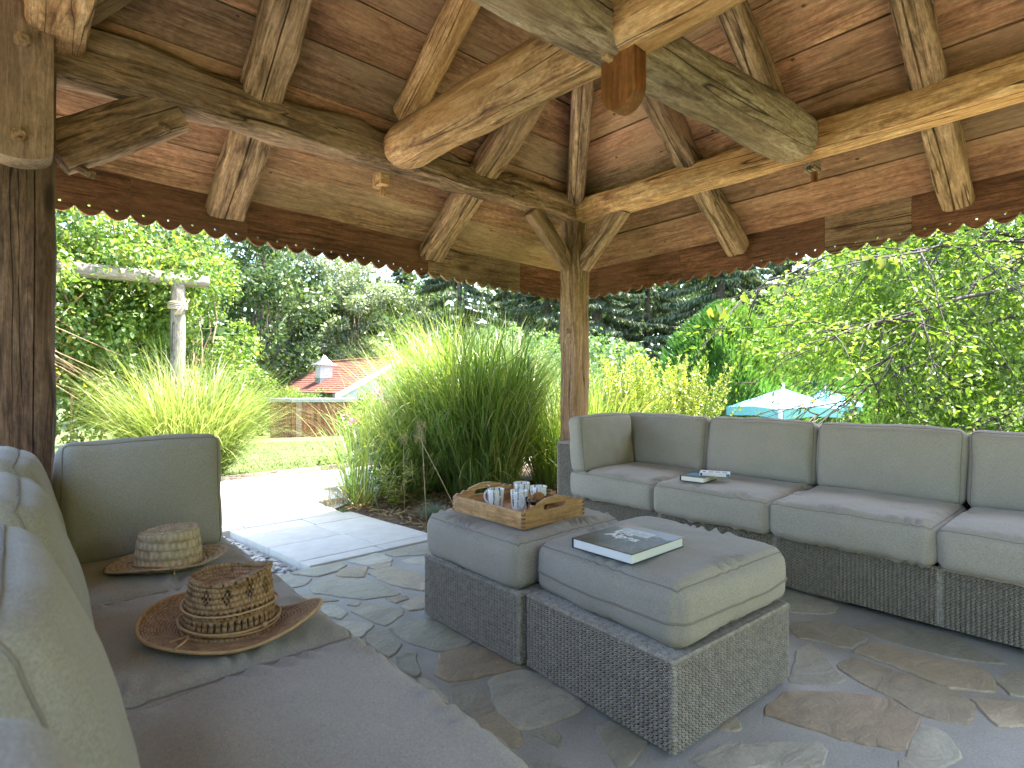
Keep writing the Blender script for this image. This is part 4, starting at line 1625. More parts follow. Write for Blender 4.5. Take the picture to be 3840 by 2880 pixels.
# ------------------------------------------------------------------ books
BM_ = T(1.497, 1.362, .5065, R(-90))
bw, bh_, bt = .262, .312, .036
bk = empty('mountain_book', BM_, 'large dark book with a mountain cover on the near ottoman', 'book')
obj('page_block', box('page_block', .003, bw - .004, .004, bh_ - .004, .003, bt - .003), M['paper_white'], bk)
fc = obj('front_cover', box('front_cover', 0, bw, 0, bh_, bt - .003, bt, .0008), M['cover'], bk)
obj('back_cover', box('back_cover', 0, bw, 0, bh_, 0, .003, .0008), M['black_cover'], bk)
obj('spine', box('spine', -.003, .0, 0, bh_, 0, bt, .001), M['black_cover'], bk)
obj('cover_panel', box('cover_panel', .17 * bw, .70 * bw, .62 * bh_, .84 * bh_, bt - .001, bt + .0006), M['cover_panel'], fc)
obj('lettering', text_mesh('lettering', 'Les', .062, .0018, .98), M['letter'], fc, BM_ @ T(.19 * bw, .56 * bh_, bt + .0012))
obj('lettering', text_mesh('lettering', 'Alpes', .062, .0018, .98), M['letter'], fc, BM_ @ T(.19 * bw, .40 * bh_, bt + .0012))

# two books on the right sofa
SZ = BASE + SEAT_H + .029
B1 = T(3.06, 1.885, SZ, R(-83))
b1 = empty('hardback_book', B1, 'thick dark hardback lying under the white book on the sofa', 'book')
obj('page_block', box('page_block', .004, .145, .003, .20, .003, .030), M['paper'], b1)
obj('front_cover', box('front_cover', 0, .150, 0, .205, .030, .033, .0008), M['black_cover'], b1)
obj('back_cover', box('back_cover', 0, .150, 0, .205, 0, .003, .0008), M['black_cover'], b1)
obj('spine', box('spine', -.004, .0, 0, .205, 0, .033, .001), M['black_cover'], b1)
obj('cover_print', box('cover_print', .02, .11, .05, .14, .0325, .0336), M['teal'], b1)
B2 = T(3.135, 1.80, SZ + .0342, R(-65))
b2 = empty('paperback_book', B2, 'white paperback with small print lying on the dark hardback', 'book')
obj('page_block', box('page_block', .002, .172, .003, .108, .002, .017), M['paper_white'], b2)
obj('back_cover', box('back_cover', 0, .175, 0, .111, .017, .0185, .0004), M['white_cover'], b2)
obj('front_cover', box('front_cover', 0, .175, 0, .111, 0, .002, .0004), M['white_cover'], b2)
obj('spine', box('spine', 0, .175, -.0015, .0, 0, .0185, .0004), M['white_cover'], b2)
obj('spine_label', box('spine_label', .155, .1745, -.0022, -.0014, .001, .0178), M['teal'], b2)
obj('spine_mark', box('spine_mark', .006, .017, -.0022, -.0014, .002, .0165), M['ink'], b2)
bm = bmesh.new()
for blk in range(3):
    for q in range(7):
        x = .05 + blk * .04 + q * .0046
        box_bm(bm, x, x + .0016, .02, .085 - (.02 if q == 6 else 0) - rs.uniform(0, .012), .0184, .0189)
box_bm(bm, .018, .034, .03, .062, .0184, .0189)
obj('small_print', bm_mesh('small_print', bm), M['ink'], b2)


# ------------------------------------------------------------------ straw hats
def hat_mesh(name, rb, rc, top, fr, fz, nth, ns, sx, sy, hole=None):
    V, wv, idx = [], [], []
    for j in range(ns + 1):
        s = j / ns
        for i in range(nth + 1):
            t = 2 * math.pi * i / nth
            r, z = fr(s, t), fz(s, t)
            V.append((r * math.cos(t) * sx, r * math.sin(t) * sy, z))
            wv.append((i / nth, s, 0))
    F = []
    for j in range(ns):
        for i in range(nth):
            if hole and hole(i, j):
                continue
            a = j * (nth + 1) + i
            F.append((a, a + 1, a + nth + 2, a + nth + 1))
    me = mesh(name, V, F, True)
    at = me.attributes.new('weave', 'FLOAT_VECTOR', 'POINT')
    at.data.foreach_set('vector', [c for w_ in wv for c in w_])
    return me


def hat_profile(s, rb, rc, ht):
    """s 0..0.45 brim (outside in), 0.45..0.8 wall, 0.8..1 crown top -> (radius, height)"""
    if s < .45:
        q = s / .45
        return rb + (rc - rb) * q, 0.0
    if s < .8:
        q = (s - .45) / .35
        return rc * (1 - .10 * q - .05 * q ** 4), ht * (q * .93)
    q = (s - .8) / .2
    a = q * math.pi / 2
    return rc * .85 * math.cos(a) ** .75 if q < 1 else 0.0, ht * (.93 + .07 * math.sin(a))


def hat_one():
    rb, rc, ht = .178, .104, .122

    def fr(s, t):
        r, z = hat_profile(s, rb, rc, ht)
        if s < .42:
            r *= 1 + .03 * math.sin(2 * t + .6) * (1 - s / .45)
        return r

    def fz(s, t):
        r, z = hat_profile(s, rb, rc, ht)
        if s < .45:
            q = 1 - s / .45
            z += q ** 1.6 * (.016 + .018 * math.cos(t) + .006 * math.sin(3 * t)) + .004
        elif s > .78:
            q = (s - .78) / .22
            rr = r / rc
            z -= .022 * math.exp(-(rr * math.sin(t) / .35) ** 2) * q * (1 if rr < .9 else .4)
            z += .008 * math.cos(t)
        z += .0016 * math.sin(s * 60 * math.pi) if s < .98 else 0
        return z
    me = hat_mesh('hat_body', rb, rc, ht, fr, fz, 84, 44, 1.0, .88)
    Mx = T(.372, 2.165, .4985, R(-41)) @ Matrix.Rotation(R(2), 4, 'Y')
    root = empty('straw_hat', Mx, 'pale raffia hat with rounded crown in front of the upright cushion', 'hat')
    b = obj('hat_body', me, M['straw_pale'], root, Mx)
    b.modifiers.new('s', 'SOLIDIFY').thickness = .004
    pts = [((rc + .003) * math.cos(t), (rc + .003) * math.sin(t) * .88, .014 + .004 * math.sin(3 * t)) for t in [i * 2 * math.pi / 48 for i in range(48)]]
    cord = obj('hat_cord', tube('hat_cord', pts, .0032, 6, True), M['raffia_cord'], root, Mx)
    tl_ = [([(.06, -.09, .016), (.085, -.11, .02), (.10, -.135, .008)], .0022), ([(.06, -.09, .016), (.05, -.115, .022), (.075, -.125, .012), (.06, -.092, .016)], .002),
           ([(.06, -.09, .016), (.03, -.12, .018), (.018, -.14, .01)], .0018)]
    obj('knot', tubes('knot', tl_, 6), M['raffia_cord'], cord, Mx)


def hat_two():
    rb, rc, ht = .190, .108, .142

    def fr(s, t):
        r, z = hat_profile(s, rb, rc, ht)
        if s < .45:
            q = 1 - s / .45
            r *= 1 + .10 * math.cos(2 * t) * q + .03 * math.sin(3 * t + 1) * q
        elif s < .8:
            q = (s - .45) / .35
            r *= 1 - .16 * q * (abs(math.sin(t + .75)) ** 6 + abs(math.sin(t - .75)) ** 6) * (1 if math.cos(t) > 0 else .15)
        return r

    def fz(s, t):
        r, z = hat_profile(s, rb, rc, ht)
        if s < .45:
            q = 1 - s / .45
            z += q ** 1.7 * (.016 + .022 * math.cos(2 * t + .3) + .012 * math.sin(t * 3 + .9)) + .006 * math.sin(q * 3)
        else:
            q = (s - .45) / .55
            z += .030 * q * max(0, math.cos(t)) ** 2 * (1 if s < .86 else (1 - (s - .86) / .14))
            if s > .80:
                q2 = (s - .80) / .20
                z -= .052 * q2 ** .7
        return z

    def hole(i, j):
        nb = 23
        if j < nb:
            q = j / nb
            if .35 < q < .78:
                return (i // 10) % 3 == 1 and (i + j) % 3 == 0 and i % 2 == 0
            return False
        if j in (26, 27, 28):
            return i % 3 == 0 and not (20 < (i % 132) < -1)
        if j in (30, 31):
            return i % 3 == 1
        if 34 <= j <= 38:
            ph = (i % 22) - 11
            return abs(j - 36) + abs(abs(ph) - 5) < 4 and (j + i) % 2 == 0
        if j in (42, 44):
            return i % 6 == (0 if j == 42 else 3)
        return False
    me = hat_mesh('hat_body', rb, rc, ht, fr, fz, 132, 52, 1.0, .86, hole)
    Mx = T(.385, 1.48, .508, R(-38)) @ Matrix.Rotation(R(1.5), 4, 'Y')
    root = empty('straw_hat', Mx, 'brown openwork straw hat with pinched crown and curled brim', 'hat')
    b = obj('hat_body', me, M['straw_tan'], root, Mx)
    b.modifiers.new('s', 'SOLIDIFY').thickness = .0045
    # rolled edge, crown ridge, cords
    E_ = [((fr(0, t)) * math.cos(t), fr(0, t) * math.sin(t) * .86, fz(0, t)) for t in [i * 2 * math.pi / 80 for i in range(80)]]
    obj('brim_edge', tube('brim_edge', E_, .0042, 6, True), M['raffia_cord'], root, Mx)
    for k_, (rr, zz) in enumerate(((.1135, .016), (.115, .022), (.108, .060))):
        pts = [(rr * math.cos(t), rr * math.sin(t) * .86, zz + .004 * math.sin(2 * t + k_)) for t in [i * 2 * math.pi / 56 for i in range(56)]]
        obj('hat_cord', tube('hat_cord', pts, .0026, 6, True), M['raffia_cord'], root, Mx)
    bead = bmesh.new()
    bmesh.ops.create_uvsphere(bead, u_segments=12, v_segments=8, radius=.0065)
    obj('bead', bm_mesh('bead', bead, True), M['raffia_cord'], root, Mx @ T(.104, -.055, .025))
    tl_ = [([(-.05, -.10, .018), (-.04, -.125, .022), (-.03, -.15, .030), (-.045, -.17, .020)], .0022), ([(-.05, -.10, .018), (-.07, -.13, .02), (-.06, -.155, .03)], .0022)]
    obj('knot', tubes('knot', tl_, 6), M['raffia_cord'], root, Mx)


hat_one()
hat_two()
# ------------------------------------------------------------------ plants
def rng(seed):
    return np.random.default_rng(seed)


def unit(v):
    return v / np.maximum(np.linalg.norm(v, axis=1, keepdims=True), 1e-9)


def blades(n, seed, base_r, hgt, lean, droop, width, seg=8, hvar=.35, base=None, start=None):
    """arching ribbons; returns verts, quads, face random"""
    g = rng(seed)
    a = g.uniform(0, 2 * np.pi, n)
    rr = base_r * np.sqrt(g.uniform(0, 1, n))
    pos = np.stack([rr * np.cos(a), rr * np.sin(a), np.zeros(n)], 1)
    if start is not None:
        pos[:, 2] = g.uniform(0, start, n)
        pos[:, :2] += pos[:, 2:3] * lean * .25 * np.stack([np.cos(a), np.sin(a)], 1)
    az = a + g.normal(0, 1.0, n)
    out_ = np.stack([np.cos(az), np.sin(az), np.zeros(n)], 1)
    L = hgt * (1 - hvar * g.uniform(0, 1, n) ** .7)
    ln = np.abs(g.normal(lean, lean * .55, n))
    d = unit(out_ * ln[:, None] + np.array([0, 0, 1.0]))
    dr = droop * g.uniform(.15, 2.1, n)
    side = np.cross(out_, np.array([0, 0, 1.0]))
    tw = g.uniform(-.7, .7, n)
    side = unit(side + out_ * tw[:, None])
    wd = width * g.uniform(.6, 1.3, n)
    V = np.zeros((n, seg + 1, 2, 3))
    rnd = g.uniform(0, 1, n)
    for i in range(seg + 1):
        t = i / seg
        wv = wd * (min(1, .35 + t * 2.2)) * max(.04, 1 - t ** 2.6)
        V[:, i, 0] = pos - side * wv[:, None] / 2
        V[:, i, 1] = pos + side * wv[:, None] / 2
        pos = pos + d * (L / seg)[:, None]
        d = unit(d + (out_ * .35 - np.array([0, 0, 1.0])) * (dr * (t + .08) * 3.2 / seg)[:, None])
    idx = np.arange(n)[:, None] * (seg + 1) * 2 + np.arange(seg)[None, :] * 2
    q = np.stack([idx, idx + 1, idx + 3, idx + 2], 2).reshape(-1, 4)
    return V.reshape(-1, 3), q, np.repeat(rnd, seg)


def join(parts):
    V, Q, Rn, o = [], [], [], 0
    for v, q, r in parts:
        V.append(v)
        Q.append(q + o)
        Rn.append(r)
        o += len(v)
    return np.concatenate(V), np.concatenate(Q), np.concatenate(Rn)


def clump(name, x, y, parts, label, cat='grass', group=None, dry=0, z=None, dry_h=.3):
    z = ground_z(x, y) if z is None else z
    Mx = T(x, y, z)
    root = empty(name, Mx, label, cat, group)
    for pn, arr, mt in parts:
        stuff(obj(pn, mesh_np(pn, *arr), M[mt], root, Mx))
    if dry:
        stuff(obj('dry_leaves', mesh_np('dry_leaves', *blades(dry, int(x * 100) % 997, .32, dry_h, .6, .5, .007, 4)), M['straw'], root, Mx))
    return root


def leaves(P, D, N, L, Wd, seed, shape='diamond', fold=.25):
    """leaf blades at P, axis D, face normal N"""
    n = len(P)
    g = rng(seed)
    D = unit(D)
    S = unit(np.cross(D, N))
    Nn = np.cross(S, D)
    L = L * g.uniform(.6, 1.25, n) if np.isscalar(L) else L
    Wd = (L * Wd)[:, None]
    Lc = L[:, None]
    rnd = g.uniform(0, 1, n)
    if shape == 'diamond':
        V = np.stack([P, P + D * Lc * .45 + S * Wd / 2, P + D * Lc, P + D * Lc * .45 - S * Wd / 2], 1)
        i = np.arange(n)[:, None] * 4
        q = np.concatenate([i, i + 1, i + 2, i + 3], 1)
        return V.reshape(-1, 3), q, rnd
    lift = Nn * Wd * fold
    bend = -Nn * Lc * .12
    V = np.stack([P, P + D * Lc * .28 + S * Wd * .46 + lift, P + D * Lc * .66 + S * Wd * .40 + lift * .8 + bend * .5, P + D * Lc + bend,
                  P + D * Lc * .66 - S * Wd * .40 + lift * .8 + bend * .5, P + D * Lc * .28 - S * Wd * .46 + lift], 1)
    i = np.arange(n)[:, None] * 6
    q = np.concatenate([np.concatenate([i, i + 1, i + 2, i + 3], 1), np.concatenate([i, i + 3, i + 4, i + 5], 1)], 0)
    return V.reshape(-1, 3), q, np.concatenate([rnd, rnd])


def rand_dirs(g, n):
    return unit(g.normal(0, 1, (n, 3)))


def puff(seed, centers, radii, n, size, wd=.5, shape='diamond', flat=.75, up=.35, shell=.55, droop=.0):
    """leaf clumps: leaves crowd the outer shell of each clump and face outward and up"""
    g = rng(seed)
    c = np.array(centers, float)
    r = np.array(radii, float)
    w_ = r ** 2
    k = g.choice(len(c), n, p=w_ / w_.sum())
    dr = rand_dirs(g, n)
    rad = r[k] * (shell + (1 - shell) * g.uniform(0, 1, n) ** .5) * (1 + .18 * g.normal(0, 1, n))
    P = c[k] + dr * rad[:, None] * np.array([1, 1, flat])
    N = unit(dr + np.array([0, 0, up]) + g.normal(0, .55, (n, 3)))
    D = unit(np.cross(N, rand_dirs(g, n)) + dr * .5 + np.array([0, 0, -droop]))
    return leaves(P, D, N, size, wd, seed + 1, shape)


def crown_centers(seed, rx, ry, rz, n, z0, rmin, rmax):
    g = rng(seed)
    d = rand_dirs(g, n)
    f = g.uniform(.25, 1, n) ** .5
    c = d * f[:, None] * np.array([rx, ry, rz]) + np.array([0, 0, z0])
    return c, g.uniform(rmin, rmax, n)


def branch_set(seed, base, tips, r0, r1, wob=.12, seg=6):
    rd = random.Random(seed)
    out_ = []
    for tip in tips:
        a, b = Vector(base), Vector(tip)
        L = (b - a).length
        pts = []
        for i in range(seg + 1):
            t = i / seg
            p = a.lerp(b, t)
            p.z += L * .10 * math.sin(t * math.pi)
            if 0 < i < seg:
                p += Vector((rd.uniform(-1, 1), rd.uniform(-1, 1), rd.uniform(-1, 1))) * L * wob * .3
            pts.append(p)
        out_.append((pts, [r0 + (r1 - r0) * (i / seg) for i in range(seg + 1)]))
    return out_


def broad_tree(name, x, y, H, trunk_h, rx, rz, n, size, leafmat, label, seed, bark='bark', group=None, tr=.16, wd=.5, ncl=40, shape='diamond', cat='tree', clr=(.16, .34), lean=0.0, stems=1):
    z = ground_z(x, y)
    Mx = T(x, y, z)
    root = empty(name, Mx, label, cat, group)
    c, r = crown_centers(seed, rx, rx, rz, ncl, H - rz, rx * clr[0], rx * clr[1])
    arr = puff(seed + 3, c, r, n, size, wd, shape)
    stuff(obj('crown', mesh_np('crown', *arr), M[leafmat], root, Mx))
    br = []
    rd = random.Random(seed)
    for s_ in range(stems):
        ox, oy = (rd.uniform(-.5, .5) * (s_ > 0), rd.uniform(-.5, .5) * (s_ > 0))
        tx_, ty_ = ox * 2 + rd.uniform(-.3, .3) + lean, oy * 2 + rd.uniform(-.3, .3)
        pts = [(ox, oy, -.1), (ox + tx_ * .2, oy + ty_ * .2, H * .25), (ox + tx_ * .6, oy + ty_ * .6, H * .5), (ox + tx_, oy + ty_, H * .82)]
        br.append((pts, [tr, tr * .8, tr * .55, tr * .15]))
    obj('trunk', tubes('trunk', br, 10), M[bark], root, Mx)
    tips = [tuple(c[i]) for i in range(0, ncl, 2)]
    lim = branch_set(seed, (0, 0, trunk_h), tips, tr * .35, .01)
    obj('branches', tubes('branches', lim, 6), M[bark], root, Mx)
    return root


def spruce_meshes(seed, H, Rb, n):
    """drooping whorled branches hung with needle sprays; lower trunk bare"""
    g = rng(seed)
    nb = 150
    zb = H * (.10 + .88 * np.sort(g.uniform(0, 1, nb) ** 1.05))
    az = g.uniform(0, 2 * np.pi, nb)
    Lb = Rb * (1 - (zb / H) ** 1.3) * g.uniform(.7, 1.1, nb) + .3
    k = g.choice(nb, n, p=Lb / Lb.sum())
    t = g.uniform(.12, 1, n) ** .8
    r = Lb[k] * t
    zz = zb[k] - Lb[k] * (.42 * t - .16 * t ** 3) + .0
    spread_ = g.normal(0, 1, n) * .10 * Lb[k] * (1.15 - t)
    P = np.stack([np.cos(az[k]) * r - np.sin(az[k]) * spread_, np.sin(az[k]) * r + np.cos(az[k]) * spread_, zz], 1)
    D = np.stack([np.cos(az[k]) * .35, np.sin(az[k]) * .35, np.full(n, -1.0)], 1) + g.normal(0, .35, (n, 3))
    N = unit(g.normal(0, 1, (n, 3)) + np.array([0, 0, .3]))
    crown = leaves(P, D, N, .36, .24, seed + 1)
    tb = [([(0, 0, -.3), (0, 0, H * .5), (0, 0, H)], [H * .017, H * .010, .02])]
    for i in range(0, nb, 2):
        a, L, z0 = az[i], Lb[i], zb[i]
        tb.append(([(math.cos(a) * L * q, math.sin(a) * L * q, z0 - L * (.42 * q - .16 * q ** 3)) for q in (0, .35, .7, 1)], [.035, .025, .015, .006]))
    return mesh_np('crown', *crown), tubes('trunk', tb, 5)


# --- ornamental grasses ------------------------------------------------------------
x, y = plan(-4.0, 6.85)
clump('silver_grass', x, y, [
    ('blades', join([blades(2600, 1, .34, 1.95, .50, .62, .011, 9), blades(700, 2, .3, 1.45, .95, .75, .010, 8)]), 'grass_pale')],
    'fountain of pale arching grass left of the lawn, before the pergola post', group='ornamental grasses', dry=300)
x, y = plan(-.36, 5.85)
clump('silver_grass', x, y, [
    ('blades', join([blades(1700, 3, .42, 2.05, .28, .40, .012, 9), blades(1600, 4, .44, 1.2, .6, .95, .014, 9, .35, None, 1.1), blades(900, 44, .42, 1.3, .10, .12, .006, 5)]), 'grass_blade')],
    'tall green grass clump between the tray and the carved post', group='ornamental grasses', dry=420, z=-.01, dry_h=.5)
x, y = plan(-.75, 6.9)
clump('silver_grass', x, y, [
    ('blades', join([blades(1700, 5, .55, 2.1, .32, .45, .011, 9), blades(1100, 51, .5, 1.1, .6, .7, .012, 8, .35, None, 1.2), blades(500, 6, .5, 2.4, .24, .3, .007, 9)]), 'grass_blade')],
    'taller feathery grass rising behind the green clump, near the red roof', group='ornamental grasses', dry=100)
x, y = plan(.75, 6.3)
clump('silver_grass', x, y, [
    ('blades', join([blades(2000, 7, .5, 1.68, .36, .6, .010, 9)]), 'grass_blade')],
    'grass clump showing on both sides of the carved post', group='ornamental grasses')
x, y = plan(-1.02, 5.85)
clump('silver_grass', x, y, [
    ('blades', join([blades(750, 12, .30, 1.5, .5, .75, .011, 9), blades(400, 13, .3, 1.0, .7, .8, .010, 8, .35, None, .5)]), 'grass_pale')],
    'pale arching grass spilling left from the tall green clump', group='ornamental grasses', dry=120, z=-.02)
x, y = plan(-1.40, 5.12)
clump('silver_grass', x, y, [
    ('blades', join([blades(60, 8, .13, 1.35, .38, .85, .013, 9), blades(46, 9, .12, 1.0, .8, .9, .011, 8), blades(16, 10, .1, 1.0, .12, .1, .01, 6)]), 'grass_blade')],
    'thin loose grass tuft at the edge of the path', group='ornamental grasses', dry=120, z=-.01)
x, y = plan(-.66, 4.55)
clump('blue_fescue', x, y, [('blades', blades(420, 11, .05, .19, .75, .5, .003, 5), 'fescue')], 'small blue fescue tuft behind the corner of the ottoman', 'grass', z=-.01, dry=0)

# leafy ground plants in the bed
for i, (la, de, h_, lb) in enumerate(((-1.05, 5.0, .30, 'small leafy seedling in the mulch beside the thin grass'), (-.85, 5.25, .36, 'willowy green plant under the tall grass'), (-1.22, 5.35, .28, 'low green plant behind the thin grass tuft'))):
    x, y = plan(la, de)
    Mx = T(x, y, -.01)
    root = empty('bed_plant', Mx, lb, 'plant', 'small plants in the bed')
    g = rng(60 + i)
    n = 170
    st = g.integers(0, 9, n)
    ta = st * .7 + i
    hh = g.uniform(.05, 1, n) * h_ * 1.2
    P = np.stack([np.cos(ta) * (.03 + hh * .35), np.sin(ta) * (.03 + hh * .35), hh], 1)
    D = rand_dirs(g, n) * np.array([1, 1, .3]) + np.array([0, 0, .25])
    stuff(obj('foliage', mesh_np('foliage', *leaves(P, D, np.tile([0, 0, 1.0], (n, 1)) + g.normal(0, .4, (n, 3)), .075, .25, 70 + i, 'leaf')), M['leaf_gold' if i == 0 else 'leaf_bright'], root, Mx))
    obj('stems', tubes('stems', [([(0, 0, 0), (math.cos(s_ * .7 + i) * (.03 + h_ * .4), math.sin(s_ * .7 + i) * (.03 + h_ * .4), h_ * 1.2)], [.003, .0015]) for s_ in range(9)], 5), M['stem'], root, Mx)

# dry allium heads on bent stalks
for i, (la, de, hz, tl_, lb) in enumerate(((-.68, 4.42, .78, (-.03, .02), 'dry round seed head on a tall pale stalk'), (-.36, 4.25, .70, (-.30, .10), 'dry round seed head on the slanting stalk'), (-.95, 4.9, .62, (.02, .05), 'small dry seed head low in the grass'))):
    x, y = plan(la, de)
    Mx = T(x, y, -.01)
    root = empty('dry_allium', Mx, lb, 'flower', 'dry allium seed heads')
    tip = Vector((*plan(*tl_), hz)) if False else Vector((tl_[0] * .75, -tl_[0] * .66 + tl_[1], hz))
    obj('stalk', tube('stalk', [(0, 0, 0), tip * .5 + Vector((0, 0, .015)), tip], [.004, .003, .0022], 6), M['dry_stalk'], root, Mx)
    rays = []
    rd = random.Random(i)
    for q in range(90):
        v = Vector((rd.gauss(0, 1), rd.gauss(0, 1), rd.gauss(0, 1))).normalized()
        e = tip + v * rd.uniform(.038, .052)
        rays.append(([tip, e], [.0006, .0006]))
        rays.append(([e, e + v * .005], [.0022, .0005]))
    stuff(obj('seed_head', tubes('seed_head', rays, 4), M['dry_stalk'], root, Mx))

# pink flowering plants by the shed end of the grass
for i, (la, de, hh, lb) in enumerate(((-2.35, 9.0, 1.08, 'leafy plant with pink flower heads left of the tall grass'), (-2.05, 8.3, .9, 'leafy pink flowered plant lower beside the path'))):
    x, y = plan(la, de)
    z = ground_z(x, y)
    Mx = T(x, y, z)
    root = empty('pink_flower', Mx, lb, 'flower', 'pink flowering plants')
    c, r = crown_centers(200 + i, .36, .36, hh * .5, 34, hh * .52, .10, .2)
    stuff(obj('foliage', mesh_np('foliage', *puff(210 + i, c, r, 5200, .06, .38)), M['leaf_bright'], root, Mx))
    pet = puff(220 + i, [(.15, -.1, hh + .05), (.38, -.15, hh - .1), (-.3, .1, hh * .72), (-.1, -.4, hh * .45)], [.06, .05, .05, .045], 260, .045, .5)
    stuff(obj('flower_heads', mesh_np('flower_heads', *pet), M['petal'], root, Mx))
    obj('stems', tubes('stems', [([(0, 0, 0), (rs.uniform(-.3, .3), rs.uniform(-.3, .3), hh * .9)], [.008, .003]) for _ in range(12)], 5), M['stem'], root, Mx)

# --- pergola with climbers -----------------------------------------------------------
px, py = 1.56, 8.45
pz = ground_z(px, py)
PM = T(px, py, pz)
perg = empty('pergola', PM, 'weathered round log pergola overgrown with climbers', 'pergola')
timber('post', (px, py, pz - .1), (px, py, 2.42), .19, .19, M['grey_wood'], 91, .17, .17, roundness=2.2, parent=perg, up=(0, 1, 0), crack=(math.pi * 1.4, .02, .003))
timber('post', (-.35, py - .05, pz - .1), (-.35, py - .05, 2.42), .19, .19, M['grey_wood'], 92, roundness=2.2, parent=perg, up=(0, 1, 0))
timber('cross_log', (-1.6, py - .08, 2.46), (px + .36, py - .02, 2.485), .17, .17, M['grey_wood'], 93, roundness=2.2, parent=perg, crack=(math.pi * 1.3, .02, .003), tip=.1)
timber('post', (-.35, py + 1.9, pz - .1), (-.35, py + 1.9, 2.42), .19, .19, M['grey_wood'], 94, roundness=2.2, parent=perg, up=(0, 1, 0))
timber('cross_log', (-1.6, py + 1.88, 2.46), (px + .36, py + 1.9, 2.48), .17, .17, M['grey_wood'], 95, roundness=2.2, parent=perg)
rope = []
for q in range(5):
    rope.append(([(px + .105 * math.cos(t) * 1.05, py + .105 * math.sin(t) * 1.05, 2.10 + q * .016 + .012 * math.sin(t + q)) for t in [i * math.pi / 8 for i in range(17)]], [.010] * 17))
for q in range(4):
    rope.append(([(px - .06 + .11 * t + .02 * q, py - .11 - .03 * math.sin(t * 3.1), 2.0 + .22 * t * (1 if q % 2 else .8)) for t in [i / 8 for i in range(9)]], [.010] * 9))
ro = obj('rope', tubes('rope', rope, 7), M['rope'], None, Matrix.Identity(4))
tag(ro, 'knotted rope wound round the pergola post', 'rope')

vine_M = T(.3, py + .35, ground_z(.3, py + .35))
vine = empty('climbing_vine', vine_M, 'leafy climber covering the log pergola behind the left post', 'climber')
g = rng(31)
n_c = 200
vc = np.stack([g.uniform(-1.6, 1.55, n_c), g.normal(.25, .42, n_c), g.uniform(.75, 3.0, n_c)], 1)
keep = (vc[:, 2] > 1.35 + .75 * np.clip(vc[:, 0] - .2, 0, 2)) & (vc[:, 2] < 3.3 - .28 * np.clip(vc[:, 0] + .2, 0, 3))
vc = vc[keep]
top = np.stack([g.uniform(-1.5, 1.7, 50), g.normal(.2, .4, 50), g.uniform(2.6, 3.45, 50)], 1)
logc = np.stack([g.uniform(-1.5, 1.0, 26), g.normal(-.42, .08, 26), g.uniform(2.4, 3.0, 26)], 1)
low = np.stack([g.uniform(-1.6, .55, 40), g.normal(.35, .3, 40), g.uniform(.7, 2.2, 40)], 1)
arr = puff(33, np.concatenate([vc, top, low, logc]), np.concatenate([g.uniform(.16, .34, len(vc) + 90), g.uniform(.10, .2, 26)]), 30000, .078, .62, 'leaf', .9, .5, .3, .35)
stuff(obj('foliage', mesh_np('foliage', *arr), M['leaf_vine'], vine, vine_M))


def single_leaf(seed, wd):
    a = leaves(np.zeros((1, 3)), np.array([[1.0, 0, 0]]), np.array([[0, 0, 1.0]]), np.array([1.0]), wd, seed, 'leaf')
    return mesh_np('leaf', a[0], a[1], a[2] * 0 + .15 + .2 * (seed % 5))


vine_leaf = [single_leaf(q_, .85) for q_ in range(5)]
rl = random.Random(35)
big_c = [(-1.0, -.35, 1.45), (-.7, -.45, 1.75), (-1.2, -.3, 1.1), (-.5, -.4, 1.3), (-.9, -.5, 2.0)]
for q_ in range(150):
    c_ = Vector(big_c[q_ % 5]) + Vector((rl.gauss(0, .17), rl.gauss(0, .1), rl.gauss(0, .16)))
    obj('leaf', vine_leaf[q_ % 5], M['leaf_vine'], vine, vine_M @ T(c_.x, c_.y, c_.z, rl.uniform(3.6, 5.8)) @ Matrix.Rotation(rl.uniform(.2, .9), 4, 'Y') @ Matrix.Rotation(rl.uniform(-.6, .6), 4, 'X') @ Matrix.Scale(rl.uniform(.10, .16), 4))
sh = []
rd = random.Random(12)
shl = []
for i in range(34):
    bx, bz = rd.uniform(-1.5, 1.6), rd.uniform(2.5, 2.9)
    L = rd.uniform(.6, 1.35)
    dx, dy = rd.uniform(-.25, .35), rd.uniform(-.2, .2)
    by = rd.uniform(-.3, .5)
    pts = [(bx + dx * t * L, by + dy * t * L, bz + L * t - .06 * t * t) for t in (0, .33, .66, 1)]
    sh.append((pts, [.005, .004, .003, .0015]))
    for q in range(int(L * 26)):
        t = rd.uniform(.05, 1)
        shl.append((bx + dx * t * L, by + dy * t * L, bz + L * t - .06 * t * t))
for i in range(16):                       # old bare runners arching out of the foliage
    y0 = rd.uniform(-.6, .0)
    z0 = rd.uniform(1.4, 2.3)
    sh.append(([(-1.6, y0, z0), (-.9, y0 - .1, z0 + .12), (-.2, y0 - .1, z0 - .05), (.4 + rd.uniform(-.2, .3), y0, z0 - rd.uniform(.3, .7))], [.010, .008, .006, .003]))
for i in range(7):
    sh.append(([(rd.uniform(-.9, .6), rd.uniform(-.3, .3), 0), (rd.uniform(-.6, .6), rd.uniform(-.3, .2), 1.2), (rd.uniform(-1, 1), rd.uniform(-.2, .3), 2.5)], [.022, .016, .01]))
obj('stems', tubes('stems', sh, 5), M['stem'], vine, vine_M)
P = np.array(shl)
D = rand_dirs(g, len(P)) + np.array([0, 0, .3])
stuff(obj('shoot_leaves', mesh_np('shoot_leaves', *leaves(P, D, np.tile([0, 0, 1.0], (len(P), 1)) + g.normal(0, .6, (len(P), 3)), .075, .6, 37, 'leaf')), M['leaf_bright'], vine, vine_M))

